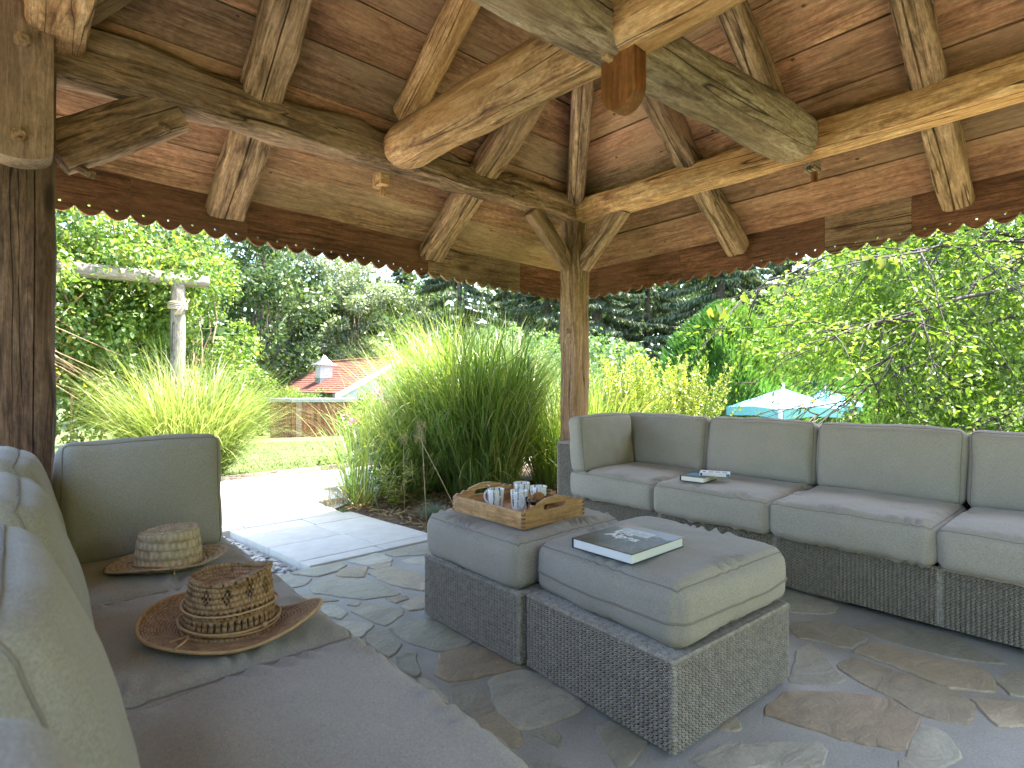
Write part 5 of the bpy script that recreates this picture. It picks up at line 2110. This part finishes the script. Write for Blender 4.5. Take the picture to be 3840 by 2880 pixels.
# bush right of the pergola post, and a small shrub behind the path
x, y = plan(-5.35, 9.6)
broad_tree('garden_shrub', x, y, 3.75, .4, 1.0, 1.75, 12000, .075, 'leaf_vine', 'green shrub growing past the right end of the pergola log', 51, 'stem', None, .05, .6, 46, 'leaf', 'shrub', (.2, .38))

# lavender at the foot of the left post
x, y = plan(-6.3, 7.6)
Mx = T(x, y, ground_z(x, y))
root = empty('lavender', Mx, 'grey green lavender with violet spikes right of the left post', 'flower')
stuff(obj('stems', mesh_np('stems', *blades(700, 81, .3, .62, .35, .12, .005, 4)), M['fescue'], root, Mx))
gl = rng(82)
nl = 260
P = np.stack([gl.normal(0, .25, nl), gl.normal(0, .25, nl), gl.uniform(.5, .72, nl)], 1)
stuff(obj('flower_spikes', mesh_np('flower_spikes', *leaves(P, np.tile([0, 0, 1.0], (nl, 1)) + gl.normal(0, .2, (nl, 3)), gl.normal(0, 1, (nl, 3)), .055, .3, 83)), M['lavender'], root, Mx))
x, y = plan(-6.2, 6.9)
Mx = T(x, y, ground_z(x, y))
root = empty('low_plant', Mx, 'low bright leafy plant at the foot of the left post', 'plant')
stuff(obj('foliage', mesh_np('foliage', *puff(84, [(0, 0, .15), (.15, .1, .2), (-.15, .05, .12)], [.16, .14, .14], 500, .06, .5, 'leaf')), M['leaf_gold'], root, Mx))

# golden shrub behind the sofa
for i, (la, de, lb) in enumerate(((1.45, 6.4, 'golden privet with upright shoots right of the carved post'), (2.05, 6.7, 'golden privet behind the middle of the right sofa'))):
    x, y = plan(la, de)
    z = ground_z(x, y)
    Mx = T(x, y, z)
    root = empty('golden_shrub', Mx, lb, 'shrub', 'golden shrubs behind the sofa')
    gg = rng(90 + i)
    ns = 90
    sa = gg.uniform(0, 6.28, ns)
    sr = gg.uniform(0, .30, ns)
    sh_, P, D = [], [], []
    for q in range(ns):
        H_ = (1.50 - .55 * gg.uniform() ** 1.5) * (1 if i == 0 else .94)
        ox, oy = math.cos(sa[q]) * sr[q], math.sin(sa[q]) * sr[q]
        tx_, ty_ = ox * 2.0 + gg.normal(0, .08), oy * 2.0 + gg.normal(0, .08)
        a_, b_ = np.array([ox * .3, oy * .3, .0]), np.array([tx_, ty_, H_])
        sh_.append(([tuple(a_), tuple(a_ * .5 + b_ * .5 + np.array([0, 0, .05])), tuple(b_)], [.006, .004, .002]))
        m_ = int(H_ * 130)
        t = gg.uniform(.2, 1, m_)
        p_ = a_[None] * (1 - t[:, None]) + b_[None] * t[:, None] + np.stack([0 * t, 0 * t, .2 * t * (1 - t)], 1)
        P.append(p_)
        D.append(rand_dirs(gg, m_) * np.array([1, 1, .35]) + np.array([0, 0, .55]))
    P, D = np.concatenate(P), np.concatenate(D)
    stuff(obj('foliage', mesh_np('foliage', *leaves(P, D, np.tile([0, 0, 1.0], (len(P), 1)) + gg.normal(0, .5, (len(P), 3)), .040, .36, 95 + i)), M['leaf_gold'], root, Mx))
    obj('stems', tubes('stems', sh_, 4), M['stem_green'], root, Mx)

# --- the fruit tree on the right: long dark twigs sweep in from outside the view -------
tx_, ty_ = plan(7.3, 6.2)
tz_ = ground_z(tx_, ty_)
TM = T(tx_, ty_, tz_)
tree = empty('fruit_tree', TM, 'sunlit tree with long dark drooping twigs on the right', 'tree')


def loc(la, de, z):
    a, b = plan(la, de)
    return Vector((a - tx_, b - ty_, z - tz_))


rd = random.Random(77)
fork = loc(7.0, 6.2, 2.1)
main = [((7.2, 6.1, 2.3), (5.3, 5.7, 2.55), (3.4, 5.3, 2.30)), ((7.2, 6.2, 2.2), (5.4, 5.6, 2.15), (3.7, 5.0, 1.75), (2.7, 4.8, 1.55)),
        ((7.2, 6.3, 2.2), (5.6, 6.2, 1.9), (4.2, 6.1, 1.2), (3.3, 6.0, .75)), ((7.2, 6.0, 2.0), (5.9, 5.4, 1.65), (4.8, 5.0, 1.0), (4.0, 4.8, .7)),
        ((7.2, 6.2, 2.4), (5.6, 6.6, 2.9), (4.0, 6.8, 2.7), (2.9, 6.9, 2.2)), ((7.2, 6.4, 2.4), (6.0, 6.8, 3.3), (4.8, 7.0, 3.5)),
        ((7.2, 6.3, 2.0), (6.2, 6.9, 1.4), (5.2, 7.2, .8)), ((7.2, 6.3, 2.6), (6.3, 5.8, 3.4), (5.2, 5.4, 3.3)), ((7.2, 6.3, 2.0), (5.7, 5.9, 2.5), (4.4, 5.6, 1.9), (3.5, 5.4, 1.15))]
twigs = []
tipsP, tipsD = [], []


def smooth_pts(cp, n):
    out_ = []
    m = len(cp) - 1
    for i in range(n + 1):
        t = i / n * m
        k_ = min(int(t), m - 1)
        f_ = t - k_
        p0 = cp[max(k_ - 1, 0)]
        p1, p2 = cp[k_], cp[k_ + 1]
        p3 = cp[min(k_ + 2, m)]
        out_.append(.5 * ((2 * p1) + (p2 - p0) * f_ + (2 * p0 - 5 * p1 + 4 * p2 - p3) * f_ ** 2 + (3 * p1 - p0 - 3 * p2 + p3) * f_ ** 3))
    return out_


for mi, mb in enumerate(main):
    cp = [loc(*p) for p in mb]
    pts = smooth_pts(cp, 16)
    pts = [p + Vector((rd.gauss(0, .02), rd.gauss(0, .02), rd.gauss(0, .02))) for p in pts]
    twigs.append((pts, [.030 * (1 - i / 17) + .004 for i in range(17)]))
    for q in range(26):
        t = rd.randint(2, 16)
        a = pts[t]
        dirv = (pts[min(t + 1, 16)] - pts[t - 1]).normalized()
        dv = (dirv * .8 + Vector((rd.gauss(0, .5), rd.gauss(0, .5), rd.gauss(-.15, .4)))).normalized()
        L = rd.uniform(.5, 1.5)
        tp = [a + dv * L * s_ + Vector((0, 0, -.18 * L * s_ * s_)) + Vector((rd.gauss(0, .015), rd.gauss(0, .015), rd.gauss(0, .015))) for s_ in (0, .25, .5, .75, 1)]
        twigs.append((tp, [.009, .007, .005, .0035, .002]))
        for s_ in range(int(L * 34)):
            u_ = rd.uniform(.1, 1.05)
            i0 = min(int(u_ * 4), 3)
            f_ = u_ * 4 - i0
            p = tp[i0].lerp(tp[i0 + 1], f_)
            tipsP.append(p + Vector((rd.gauss(0, .07), rd.gauss(0, .07), rd.gauss(0, .07))))
            tipsD.append(dv + Vector((rd.gauss(0, .6), rd.gauss(0, .6), rd.gauss(-.3, .5))))
        for w2 in range(2):
            b2_ = tp[rd.randint(1, 3)]
            d2 = (dv + Vector((rd.gauss(0, .7), rd.gauss(0, .7), rd.gauss(0, .5)))).normalized()
            L2 = rd.uniform(.2, .55)
            twigs.append(([b2_, b2_ + d2 * L2 * .5, b2_ + d2 * L2], [.004, .003, .0015]))
            for s_ in range(int(L2 * 30)):
                tipsP.append(b2_ + d2 * L2 * rd.uniform(.1, 1.1) + Vector((rd.gauss(0, .03), rd.gauss(0, .03), rd.gauss(0, .03))))
                tipsD.append(d2 + Vector((rd.gauss(0, .6), rd.gauss(0, .6), rd.gauss(-.3, .5))))
twigs.append(([loc(7.3, 6.2, tz_ - .1), loc(7.2, 6.2, 1.0), loc(7.2, 6.2, 2.6)], [.14, .11, .07]))
obj('branches', tubes('branches', twigs, 6), M['bark_twig'], tree, TM)
g = rng(5)
_inv = (math.sin(_A), math.cos(_A))
tp_keep = []
for p_, d_ in zip(tipsP, tipsD):
    wx, wy, wz = p_.x + tx_, p_.y + ty_, p_.z + tz_
    la_, de_ = wx * math.sin(_A) - wy * math.cos(_A), wx * math.cos(_A) + wy * math.sin(_A)
    if wz < 1.12 and la_ / de_ < .60 and rd.random() < .88:      # thin near the parasol: the low twigs there are almost bare
        continue
    tp_keep.append((p_, d_))
tipsP, tipsD = [k_[0] for k_ in tp_keep], [k_[1] for k_ in tp_keep]
n = len(tipsP)
near_arr = leaves(np.array(tipsP), np.array(tipsD), np.tile([0, 0, 1.0], (n, 1)) + g.normal(0, .6, (n, 3)), .062, .52, 7, 'leaf')
# the mass of the crown behind the twigs
cc = []
for i in range(800):
    la, de, z = g.uniform(2.7, 10.5), g.uniform(6.3, 9.0), g.uniform(-.2, 4.4)
    if z < 1.35 and la < .66 * de:
        continue
    lim = 3.1 + .9 * abs(z - 1.9) ** 1.1 * (1 if z > 1.9 else .55) + .22 * (de - 6.3)
    if la < lim:
        continue
    cc.append(tuple(loc(la, de, z)))
for i in range(110):
    cc.append(tuple(loc(g.uniform(5.5, 9.5), g.uniform(7, 9), g.uniform(3.0, 4.8))))
mass = puff(9, cc, g.uniform(.22, .42, len(cc)), 116000, .066, .5, 'diamond', .7, .4, .25, .3)
stuff(obj('near_leaves', mesh_np('near_leaves', *near_arr), M['leaf_bright'], tree, TM))
stuff(obj('crown', mesh_np('crown', *mass), M['leaf_bright'], tree, TM))

# overhanging twig with a few large leaves, close to the eave
a0 = [Vector((*plan(3.9, 5.2), 2.35)), Vector((*plan(2.9, 5.0), 2.15)), Vector((*plan(1.75, 4.85), 1.80))]
TW = T(*a0[0])
tw = empty('linden_twig', TW, 'hanging twig with a few big round leaves against the conifer', 'branch')
rel = [p - a0[0] for p in a0]
ptsw = smooth_pts(rel, 12)
obj('stem', tube('stem', ptsw, [.007 * (1 - i / 14) + .0015 for i in range(13)], 6), M['bark_twig'], tw, TW)
P, D = [], []
for q in range(26):
    i0 = rd.choice([12, 12, 11, 11, 10, 10, 9, 6, 5, 4, 4, 3])
    P.append(ptsw[i0] + Vector((rd.gauss(0, .03), rd.gauss(0, .03), rd.gauss(-.02, .03))))
    D.append(Vector((rd.gauss(0, .4), rd.gauss(0, .4), -1)))
for q_, (p_, d_) in enumerate(zip(P, D)):
    xa = d_.normalized()
    na = Vector((rd.gauss(-.6, 1), rd.gauss(-.7, 1), rd.gauss(.2, 1)))
    ya = na.cross(xa).normalized()
    lm = Matrix((xa, ya, xa.cross(ya))).transposed().to_4x4()
    lm.translation = a0[0] + p_
    obj('leaf', vine_leaf[q_ % 5], M['leaf_bright'], tw, lm @ Matrix.Scale(rd.uniform(.075, .12), 4))

# --- conifers and shrubs beyond ------------------------------------------------------
def thuja(la, de, H, rb, seed, label, n=24000):
    x, y = plan(la, de)
    Mx = T(x, y, ground_z(x, y))
    root = empty('thuja', Mx, label, 'conifer', 'feathery thujas on the right')
    g = rng(seed)
    zz = H * g.uniform(0, 1, n) ** .9
    prof = rb * (np.sin(np.clip((zz / H) * .78 + .22, 0, 1) * np.pi)) ** .75 * 1.05
    a = g.uniform(0, 2 * np.pi, n)
    lump = 1 + .16 * np.sin(a * 5 + zz * 2.1) + .13 * np.sin(a * 11 + zz * 5) + .08 * np.sin(a * 19 - zz * 9)
    r = prof * lump * (.72 + .30 * g.uniform(0, 1, n) ** .6)
    P = np.stack([np.cos(a) * r, np.sin(a) * r, zz], 1)
    O = np.stack([np.cos(a), np.sin(a), np.zeros(n)], 1)
    D = O * .75 + np.array([0, 0, .9]) + g.normal(0, .28, (n, 3))
    N = np.cross(O, np.array([0, 0, 1.0])) + g.normal(0, .8, (n, 3))
    stuff(obj('crown', mesh_np('crown', *leaves(P, D, N, .24, .18, seed)), M['thuja'], root, Mx))
    obj('trunk', tubes('trunk', [([(0, 0, -.1), (0, 0, H * .9)], [.14, .03])], 8), M['bark'], root, Mx)


thuja(5.65, 14.8, 4.9, 1.75, 301, 'rounded bright thuja left of the turquoise parasol')
thuja(8.4, 16.5, 5.4, 1.9, 302, 'thuja partly hidden behind the drooping twigs', 18000)
x, y = plan(2.35, 14.5)
broad_tree('deciduous_shrub', x, y, 4.3, .8, 1.5, 2.1, 13000, .13, 'leaf_mid', 'light green bush just right of the carved post', 401, cat='shrub', ncl=60, clr=(.18, .32), tr=.07)
x, y = plan(3.3, 19)
broad_tree('deciduous_shrub', x, y, 3.8, .8, 1.7, 1.9, 9000, .15, 'leaf_mid', 'dark green bush in the gap before the conifers', 402, cat='shrub', ncl=50, clr=(.18, .32), tr=.08)
x, y = plan(0.2, 17.5)
broad_tree('deciduous_shrub', x, y, 4.4, .8, 1.9, 2.2, 9000, .14, 'leaf_mid', 'round bush behind the top of the tall grass', 403, cat='shrub', ncl=50, clr=(.18, .32), tr=.08)

spA = spruce_meshes(501, 19, 4.4, 72000)
spB = spruce_meshes(502, 22, 5.0, 78000)
spots = [(-12.5, 63, 1, 'dark spruce behind the silvery trees'), (-4.2, 44, 1, 'tall spruce right of the silvery trees'), (-.6, 48, 0, 'spruce above the middle of the tall grass'), (2.7, 42, 1, 'spruce just left of the carved post'),
         (5.6, 36, 1, 'spruce with hanging sprays right of the carved post'), (9.3, 38, 0, 'spruce above the pale green bush'), (12.4, 33, 1, 'spruce rising behind the rounded thuja'), (16.5, 40, 0, 'spruce behind the drooping twigs of the right tree'),
         (-19, 66, 1, 'spruce far behind the pergola'), (21, 42, 1, 'spruce at the far right behind the tree'),
         (-27, 62, 1, 'spruce left of the silvery trees, behind the climber'), (-8, 60, 1, 'spruce seen through the gap right of the silvery trees'), (1.2, 53, 1, 'deep spruce behind the tallest grass blades'), (7.4, 50, 1, 'deep spruce between the two nearer spruces right of the post')]
for i, (la, de, kk, lb) in enumerate(spots):
    x, y = plan(la, de)
    Mx = T(x, y, ground_z(x, y), i * 1.3) @ Matrix.Scale(.92 + .05 * (i % 4), 4)
    root = empty('spruce_tree', Mx, lb, 'conifer', 'spruces at the edge of the garden')
    cm, tm = (spA, spB)[kk]
    stuff(obj('crown', cm, M['needle'], root, Mx))
    obj('trunk', tm, M['bark'], root, Mx)

for i, (la, de, H, rx, nn, lb) in enumerate(((-15.5, 54, 17, 4.4, 34000, 'tall silvery tree with pale trunks above the cupola'), (-22.0, 57, 23, 5.2, 30000, 'silvery tree left of the cupola, behind the pergola'), (-10.3, 57, 14, 3.2, 16000, 'slim silvery tree right of the cupola'))):
    x, y = plan(la, de)
    broad_tree('silver_tree', x, y, H, 3.0, rx, H * .42, nn, .30, 'leaf_willow', lb, 601 + i, 'bark_pale', 'silvery trees behind the house', .2, .45, 80, 'diamond', 'tree', (.16, .30), 0, 3)
for i, (la, de, H, rx, lb) in enumerate(((-24, 34, 17, 6, 'green tree at the far left behind the pergola'), (-12.5, 19, 5.5, 2.4, 'leafy tree behind the pergola, left of the silvery trees'), (-20, 44, 19, 5, 'green tree between the pergola and the silvery trees'), (-16, 70, 19, 6, 'dark broadleaf tree behind the silvery trees'), (1, 60, 15, 6, 'broadleaf tree far behind the tall grass'), (15, 52, 15, 6, 'broadleaf tree far behind the thujas'), (27, 48, 14, 6, 'broadleaf tree at the far right'), (14.5, 21, 9, 3.6, 'broadleaf tree right behind the drooping twigs'), (21, 24, 10, 4.2, 'broadleaf tree filling the right edge behind the twigs'))):
    x, y = plan(la, de)
    broad_tree('forest_tree', x, y, H, 3.0, rx, H * .45, 11000, .42, 'far_leaf', lb, 651 + i, 'bark', 'broadleaf trees at the wood edge', .25, .55, 60)
# undergrowth that closes the wood
g = rng(700)
cc = []
for i in range(330):
    la, de = g.uniform(-48, 48), g.uniform(52, 68)
    x, y = plan(la, de)
    cc.append((x, y, ground_z(x, y) + 16 * g.uniform(.02, 1)))
wd_ = stuff(obj('wood_edge', mesh_np('wood_edge', *puff(701, cc, g.uniform(1.8, 3.6, len(cc)), 46000, .85, .6, 'diamond', .8, .5, .3)), M['far_leaf']))
wd_['label'] = 'dense dark undergrowth closing the wood behind the trees'
wd_['category'] = 'wood'
cc = []
for i in range(60):
    la, de = g.uniform(-4, 15), g.uniform(27, 31)
    if la < -3.0:
        continue
    x, y = plan(la, de)
    cc.append((x, y, ground_z(x, y) + g.uniform(.3, 2.2)))
hd = stuff(obj('shrub_belt', mesh_np('shrub_belt', *puff(703, cc, g.uniform(.7, 1.3, len(cc)), 18000, .24, .55, 'diamond', .8, .5, .3)), M['leaf_mid']))
hd['label'] = 'belt of mixed shrubs below the spruces'
hd['category'] = 'shrubs'

# --- lawn blades near the path ---------------------------------------------------------
g = rng(800)
n = 36000
la = g.uniform(-5.2, -1.2, n)
de = 5.9 + 17 * g.uniform(0, 1, n) ** 1.7
ca, sa = math.cos(_A), math.sin(_A)
X, Y = la * (de / 7) * sa + de * ca, -la * (de / 7) * ca + de * sa
ok = Y > 6.93
X, Y, de = X[ok], Y[ok], de[ok]
n = len(X)
Z = np.array([ground_z(a, b) for a, b in zip(X, Y)])
P = np.stack([X, Y, Z - .005], 1)
D = np.stack([g.normal(0, .45, n), g.normal(0, .45, n), np.ones(n)], 1)
arr = leaves(P, D, g.normal(0, 1, (n, 3)), .028 + .0015 * de * g.uniform(.6, 1.4, n), .16, 801)
lb_ = stuff(obj('lawn_grass', mesh_np('lawn_grass', *arr), M['lawn_blade']))
lb_['label'] = 'short sunlit lawn beyond the path'
lb_['category'] = 'grass'

# creeping plants spilling over the edging
Mx = T(2.95, 7.0, -.05)
root = empty('edging_plant', Mx, 'small leafy plant spilling over the lawn edging', 'plant')
stuff(obj('foliage', mesh_np('foliage', *puff(810, [(0, 0, .1), (.3, .05, .12), (.55, 0, .15), (.8, .1, .25), (.75, .1, .45)], [.12, .13, .14, .2, .2], 1500, .05, .55, 'leaf')), M['leaf_vine'], root, Mx))
# ------------------------------------------------------------------ house, shed, parasol
def far_pt(la, de, z):
    x, y = plan(la, de)
    return Vector((x, y, z))


# house: gable towards us, ridge running away to the left
A_ = far_pt(-7.69, 38, 2.89)
F_ = far_pt(-11.1, 35, .48)
gdir = (F_ - A_)
gdir.z = 0
half = gdir.length
gdir.normalize()
rdir = Vector((-gdir.y, gdir.x, 0))
if rdir.dot(far_pt(-3, 3.4, 0) - far_pt(0, 0, 0)) < 0:
    rdir = -rdir
RL = 12.0
zb = -2.6
hx, hy = A_.x, A_.y
HM = Matrix((gdir, rdir, Vector((0, 0, 1)) if gdir.cross(rdir).z > 0 else Vector((0, 0, 1)))).transposed().to_4x4()
HM.translation = Vector((hx, hy, zb))
right_handed = gdir.cross(rdir).z > 0
house = empty('house', HM if right_handed else T(hx, hy, zb), 'pale house with red tiled gable roof beyond the shed', 'house')
zr, ze = A_.z - zb, F_.z - zb


def hp(u, v, z):                            # u across the gable (towards the shed side), v along the ridge
    return A_ + gdir * u + rdir * v + Vector((0, 0, z - A_.z + zb))


ID = Matrix.Identity(4)
wl = [hp(-half + .4, .35, 0), hp(half - .4, .35, 0), hp(half - .4, .35, ze + .05), hp(0, .35, zr - .15), hp(-half + .4, .35, ze + .05),
      hp(-half + .4, RL, 0), hp(half - .4, RL, 0), hp(half - .4, RL, ze + .05), hp(0, RL, zr - .15), hp(-half + .4, RL, ze + .05)]
obj('wall', mesh('wall', wl, [(0, 1, 2, 3, 4), (9, 8, 7, 6, 5), (1, 6, 7, 2), (0, 4, 9, 5)]), M['render_wall'], house, ID)


def roof_slope(sgn):
    """barrel-ribbed tile rows"""
    V, F = [], []
    nr, ncol = 17, 110
    for j in range(nr):
        for e in (0, 1):
            t = (j + e) / nr
            for i in range(ncol + 1):
                v = -.05 + (RL + .1) * i / ncol
                u = sgn * half * t
                z = zr + (ze - zr) * t
                lift = .05 * (1 - e) * 0 + .055 * e + .03 * abs(math.sin(i * math.pi / 2))
                V.append(hp(u, v, z + lift))
    m = ncol + 1
    for j in range(nr * 2 - 1):
        for i in range(ncol):
            F.append((j * m + i, j * m + i + 1, (j + 1) * m + i + 1, (j + 1) * m + i))
    return mesh('roof_slope', V, F)


rf = obj('roof', roof_slope(1), M['tile'], house, ID)
obj('roof', roof_slope(-1), M['tile'], house, ID)
obj('ridge_tiles', tubes('ridge_tiles', [([tuple(hp(0, -.05 + RL * i / 30, zr + .06)) for i in range(31)], [.12 + .02 * (i % 2) for i in range(31)])], 8), M['tile'], house, ID)
for s_ in (1, -1):                          # white bargeboards
    a, b = hp(0, -.10, zr - .02), hp(s_ * (half + .05), -.10, ze - .02)
    V = [a, b, b + Vector((0, 0, -.34)), a + Vector((0, 0, -.34))]
    V += [p + rdir * .06 for p in V]
    obj('bargeboard', mesh('bargeboard', V, [(0, 1, 2, 3), (7, 6, 5, 4), (0, 4, 5, 1), (1, 5, 6, 2), (2, 6, 7, 3), (3, 7, 4, 0)]), M['white_paint'], house, ID)
wv = [hp(.9, .30, zr - 2.0), hp(1.5, .30, zr - 2.0), hp(1.5, .30, zr - 1.45), hp(.9, .30, zr - 1.45)]
obj('window', mesh('window', wv, [(0, 1, 2, 3)]), M['glass_dark'], house, ID)

# cupola on the roof
cp_ = far_pt(-13.75, 40.6, 0)
ang = math.atan2(gdir.y, gdir.x)
CM = T(cp_.x, cp_.y, .55, ang)
cup = empty('cupola', CM, 'small grey cupola with flared zinc cap on the red roof', 'cupola')
s_ = .47
obj('base', box('base', -s_, s_, -s_, s_, 0, 1.02, .01), M['zinc'], cup)
obj('lantern', box('lantern', -s_ + .02, s_ - .02, -s_ + .02, s_ - .02, 1.02, 1.95, .01), M['cupola'], cup)
obj('cornice', box('cornice', -s_ - .05, s_ + .05, -s_ - .05, s_ + .05, .98, 1.06, .01), M['cupola'], cup)
V, F = [], []
pr_ = [(.72, 1.93), (.70, 1.97), (.42, 2.12), (.24, 2.32), (.13, 2.52), (.05, 2.62)]
for r_, z_ in pr_:
    V += [(-r_, -r_, z_), (r_, -r_, z_), (r_, r_, z_), (-r_, r_, z_)]
for i in range(len(pr_) - 1):
    for q in range(4):
        l_ = (q + 1) % 4
        F.append((i * 4 + q, i * 4 + l_, i * 4 + 4 + l_, i * 4 + 4 + q))
F += [(3, 2, 1, 0), tuple(4 * (len(pr_) - 1) + q for q in range(4))]
obj('cap', mesh('cap', V, F), M['zinc'], cup)
for q in range(4):
    MQ = CM @ Matrix.Rotation(q * math.pi / 2, 4, 'Z')
    lv = obj('louvre', box('louvre', -.22, .22, -s_ - .0, -s_ + .03, 1.18, 1.72), M['cupola'], cup, MQ)
    bm = bmesh.new()
    for i in range(7):
        box_bm(bm, -.2, .2, -s_ - .03, -s_ + .0, 1.2 + i * .075, 1.235 + i * .075)
    obj('slats', bm_mesh('slats', bm), M['white_paint'], lv, MQ)
vane = [([(0, 0, 2.6), (0, 0, 3.55)], [.025, .012]), ([(-.3, 0, 2.95), (.3, 0, 2.95)], [.015, .015]), ([(0, -.3, 2.95), (0, .3, 2.95)], [.015, .015])]
obj('weather_vane', tubes('weather_vane', vane + [([(-.2, .1, 3.3), (.28, -.12, 3.3)], [.05, .01])], 6), M['iron'], cup)

# shed with upright boards
c0 = far_pt((1110.7 - 1920) / 2082 * 33, 33, 0)
sz = -2.06
d_r = (far_pt((1283 - 1920) / 2082 * 33.6, 33.6, 0) - c0).normalized()
d_l = (far_pt((1006 - 1920) / 2082 * 34.6, 34.6, 0) - c0).normalized()
SM = T(c0.x, c0.y, sz)
shed = empty('garden_shed', SM, 'low flat roofed shed of upright brown boards beyond the lawn', 'shed')
shH = 2.08
rb_ = random.Random(4)
for dr_, Lw, nb in ((d_r, 5.2, 26), (d_l, 2.6, 13)):
    x = 0.0
    for q in range(nb):
        bwid = Lw / nb
        nn = Vector((dr_.y, -dr_.x, 0))
        if nn.dot(c0) > 0:
            nn = -nn
        a = dr_ * (q * bwid + .006)
        b = dr_ * ((q + 1) * bwid - .006)
        th = nn * (.03 if q % 2 else .05)
        V = [a, b, b + th, a + th]
        V = [Vector((p.x, p.y, -.35)) for p in V] + [Vector((p.x, p.y, shH)) for p in V]
        pan = obj('board', mesh('board', V, [(0, 1, 2, 3), (7, 6, 5, 4), (0, 4, 5, 1), (1, 5, 6, 2), (2, 6, 7, 3), (3, 7, 4, 0)]), M['shed'], shed,
                  Matrix.Translation((c0.x, c0.y, sz)))
    nrm_ = nn
q0, q1, q2, q3 = Vector((0, 0, 0)), d_r * 5.2, d_r * 5.2 + d_l * 2.6, d_l * 2.6


def prism(name, ps, z0, z1):
    V = [(p.x, p.y, z0) for p in ps] + [(p.x, p.y, z1) for p in ps]
    n_ = len(ps)
    F = [tuple(range(n_))[::-1], tuple(range(n_, 2 * n_))] + [(i, (i + 1) % n_, (i + 1) % n_ + n_, i + n_) for i in range(n_)]
    return mesh(name, V, F)


cen = (q0 + q1 + q2 + q3) / 4
ins = [q + (cen - q).normalized() * .08 for q in (q0, q1, q2, q3)]
obj('inner_wall', prism('inner_wall', ins, -.4, shH), M['iron'], shed)
ofs = [q + (q - cen).normalized() * .30 for q in (q0, q1, q2, q3)]
rf_ = obj('roof', prism('roof', ofs, shH, shH + .10), M['zinc'], shed)
ofs2 = [q + (q - cen).normalized() * .36 for q in (q0, q1, q2, q3)]
obj('fascia', prism('fascia', ofs2, shH + .104, shH + .2), M['zinc'], rf_, SM)
wn0 = d_r * 3.9
nrm_r = Vector((d_r.y, -d_r.x, 0))
if nrm_r.dot(c0) > 0:
    nrm_r = -nrm_r
V = [wn0 + nrm_r * .06, wn0 + d_r * 1.1 + nrm_r * .06, wn0 + d_r * 1.1 + nrm_r * .10, wn0 + nrm_r * .10]
obj('window', prism('window', V, .95, 1.55), M['glass_dark'], shed)
V = [q0 + nrm_r * .055, d_r * .32 + nrm_r * .055, d_r * .32 + nrm_r * .085, q0 + nrm_r * .085]
obj('corner_board', prism('corner_board', V, -.3, shH - .02), M['raw_board'], shed)

# hedge over the shed roof line
g = rng(900)
cc = []
for i in range(80):
    t = g.uniform(-4.5, 6.2)
    p = c0 + d_r * t - nrm_r * g.uniform(3.0, 4.4)
    hz = 0.55 + .35 * math.sin(t * 1.9) * .5 + (.55 if t < -.5 else 0)
    cc.append((p.x - c0.x, p.y - c0.y, g.uniform(.6, shH + hz)))
hedge = empty('hedge', SM, 'leafy hedge rising behind the shed roof', 'hedge')
stuff(obj('foliage', mesh_np('foliage', *puff(901, cc, g.uniform(.35, .6, len(cc)), 15000, .15, .5)), M['leaf_bright'], hedge, SM))

# parasol by the right hand thuja
ox, oy = plan(6.15, 12.6)
oz = ground_z(ox, oy)
OM = T(ox, oy, oz, R(-22))
par = empty('parasol', OM, 'turquoise square parasol half hidden by the right tree', 'parasol')
et, ec = .56 - oz, 1.0 - oz
hs = .85
V = [(-hs, -hs, et), (hs, -hs, et), (hs, hs, et), (-hs, hs, et), (0, 0, ec), (0, -hs, et + .05), (hs, 0, et + .05), (0, hs, et + .05), (-hs, 0, et + .05)]
V2 = [(x_ * 1.0, y_ * 1.0, z_ - .2) for x_, y_, z_ in (V[0], V[5], V[1], V[6], V[2], V[7], V[3], V[8])]
F = [(0, 5, 4), (5, 1, 4), (1, 6, 4), (6, 2, 4), (2, 7, 4), (7, 3, 4), (3, 8, 4), (8, 0, 4)]
o9 = 9
rim = [0, 5, 1, 6, 2, 7, 3, 8]
for i in range(8):
    j = (i + 1) % 8
    F.append((rim[i], o9 + i, o9 + j, rim[j]))
can = obj('canopy', mesh('canopy', V + V2, F), M['parasol'], par)
can.modifiers.new('s', 'SOLIDIFY').thickness = .01
obj('pole', tubes('pole', [([(0, 0, 0), (0, 0, ec + .12)], [.03, .025])], 10), M['white_paint'], par)
obj('ribs', tubes('ribs', [([(0, 0, ec - .1), (V[i][0] * .97, V[i][1] * .97, et - .02)], [.012, .012]) for i in range(4)], 6), M['white_paint'], par)
obj('foot', box('foot', -.35, .35, -.35, .35, 0, .1, .02), M['mortar'], par)
p2x, p2y = plan(8.4, 14.9)
copy_tree(par, T(p2x, p2y, oz - .02, R(15)), 'second turquoise parasol, farther right behind the twigs')
ox2, oy2 = plan(8.9, 13.2)
oz2 = ground_z(ox2, oy2)
mst = tag(obj('steel_mast', tubes('steel_mast', [([(0, 0, 0), (0, 0, .98 - ground_z(*plan(5.55, 11.5)))], [.05, .045])], 10), M['zinc'], None, T(*plan(5.55, 11.5), ground_z(*plan(5.55, 11.5)))), 'thick grey mast standing in front of the turquoise parasol', 'pole')
kx, ky = plan(9.2, 17.2)
kz = ground_z(kx, ky)
KM = T(kx, ky, kz, R(-41))
kio = empty('timber_cabin', KM, 'red brown timber cabin under the parasol edge', 'cabin')
for i in range(9):
    obj('plank', box('plank', -1.1, 1.1, -.03, .03, .2 * i, .2 * i + .19, .004), M['red_wood'], kio, KM)
obj('wall', box('wall', -1.08, 1.08, .03, 1.6, 0, 1.8), M['red_wood'], kio)
obj('corner_post', box('corner_post', .95, 1.12, -.07, -.035, 0, 1.85), M['raw_board'], kio)
obj('roof', box('roof', -1.3, 1.3, -.2, 1.8, 1.805, 1.88), M['zinc'], kio)
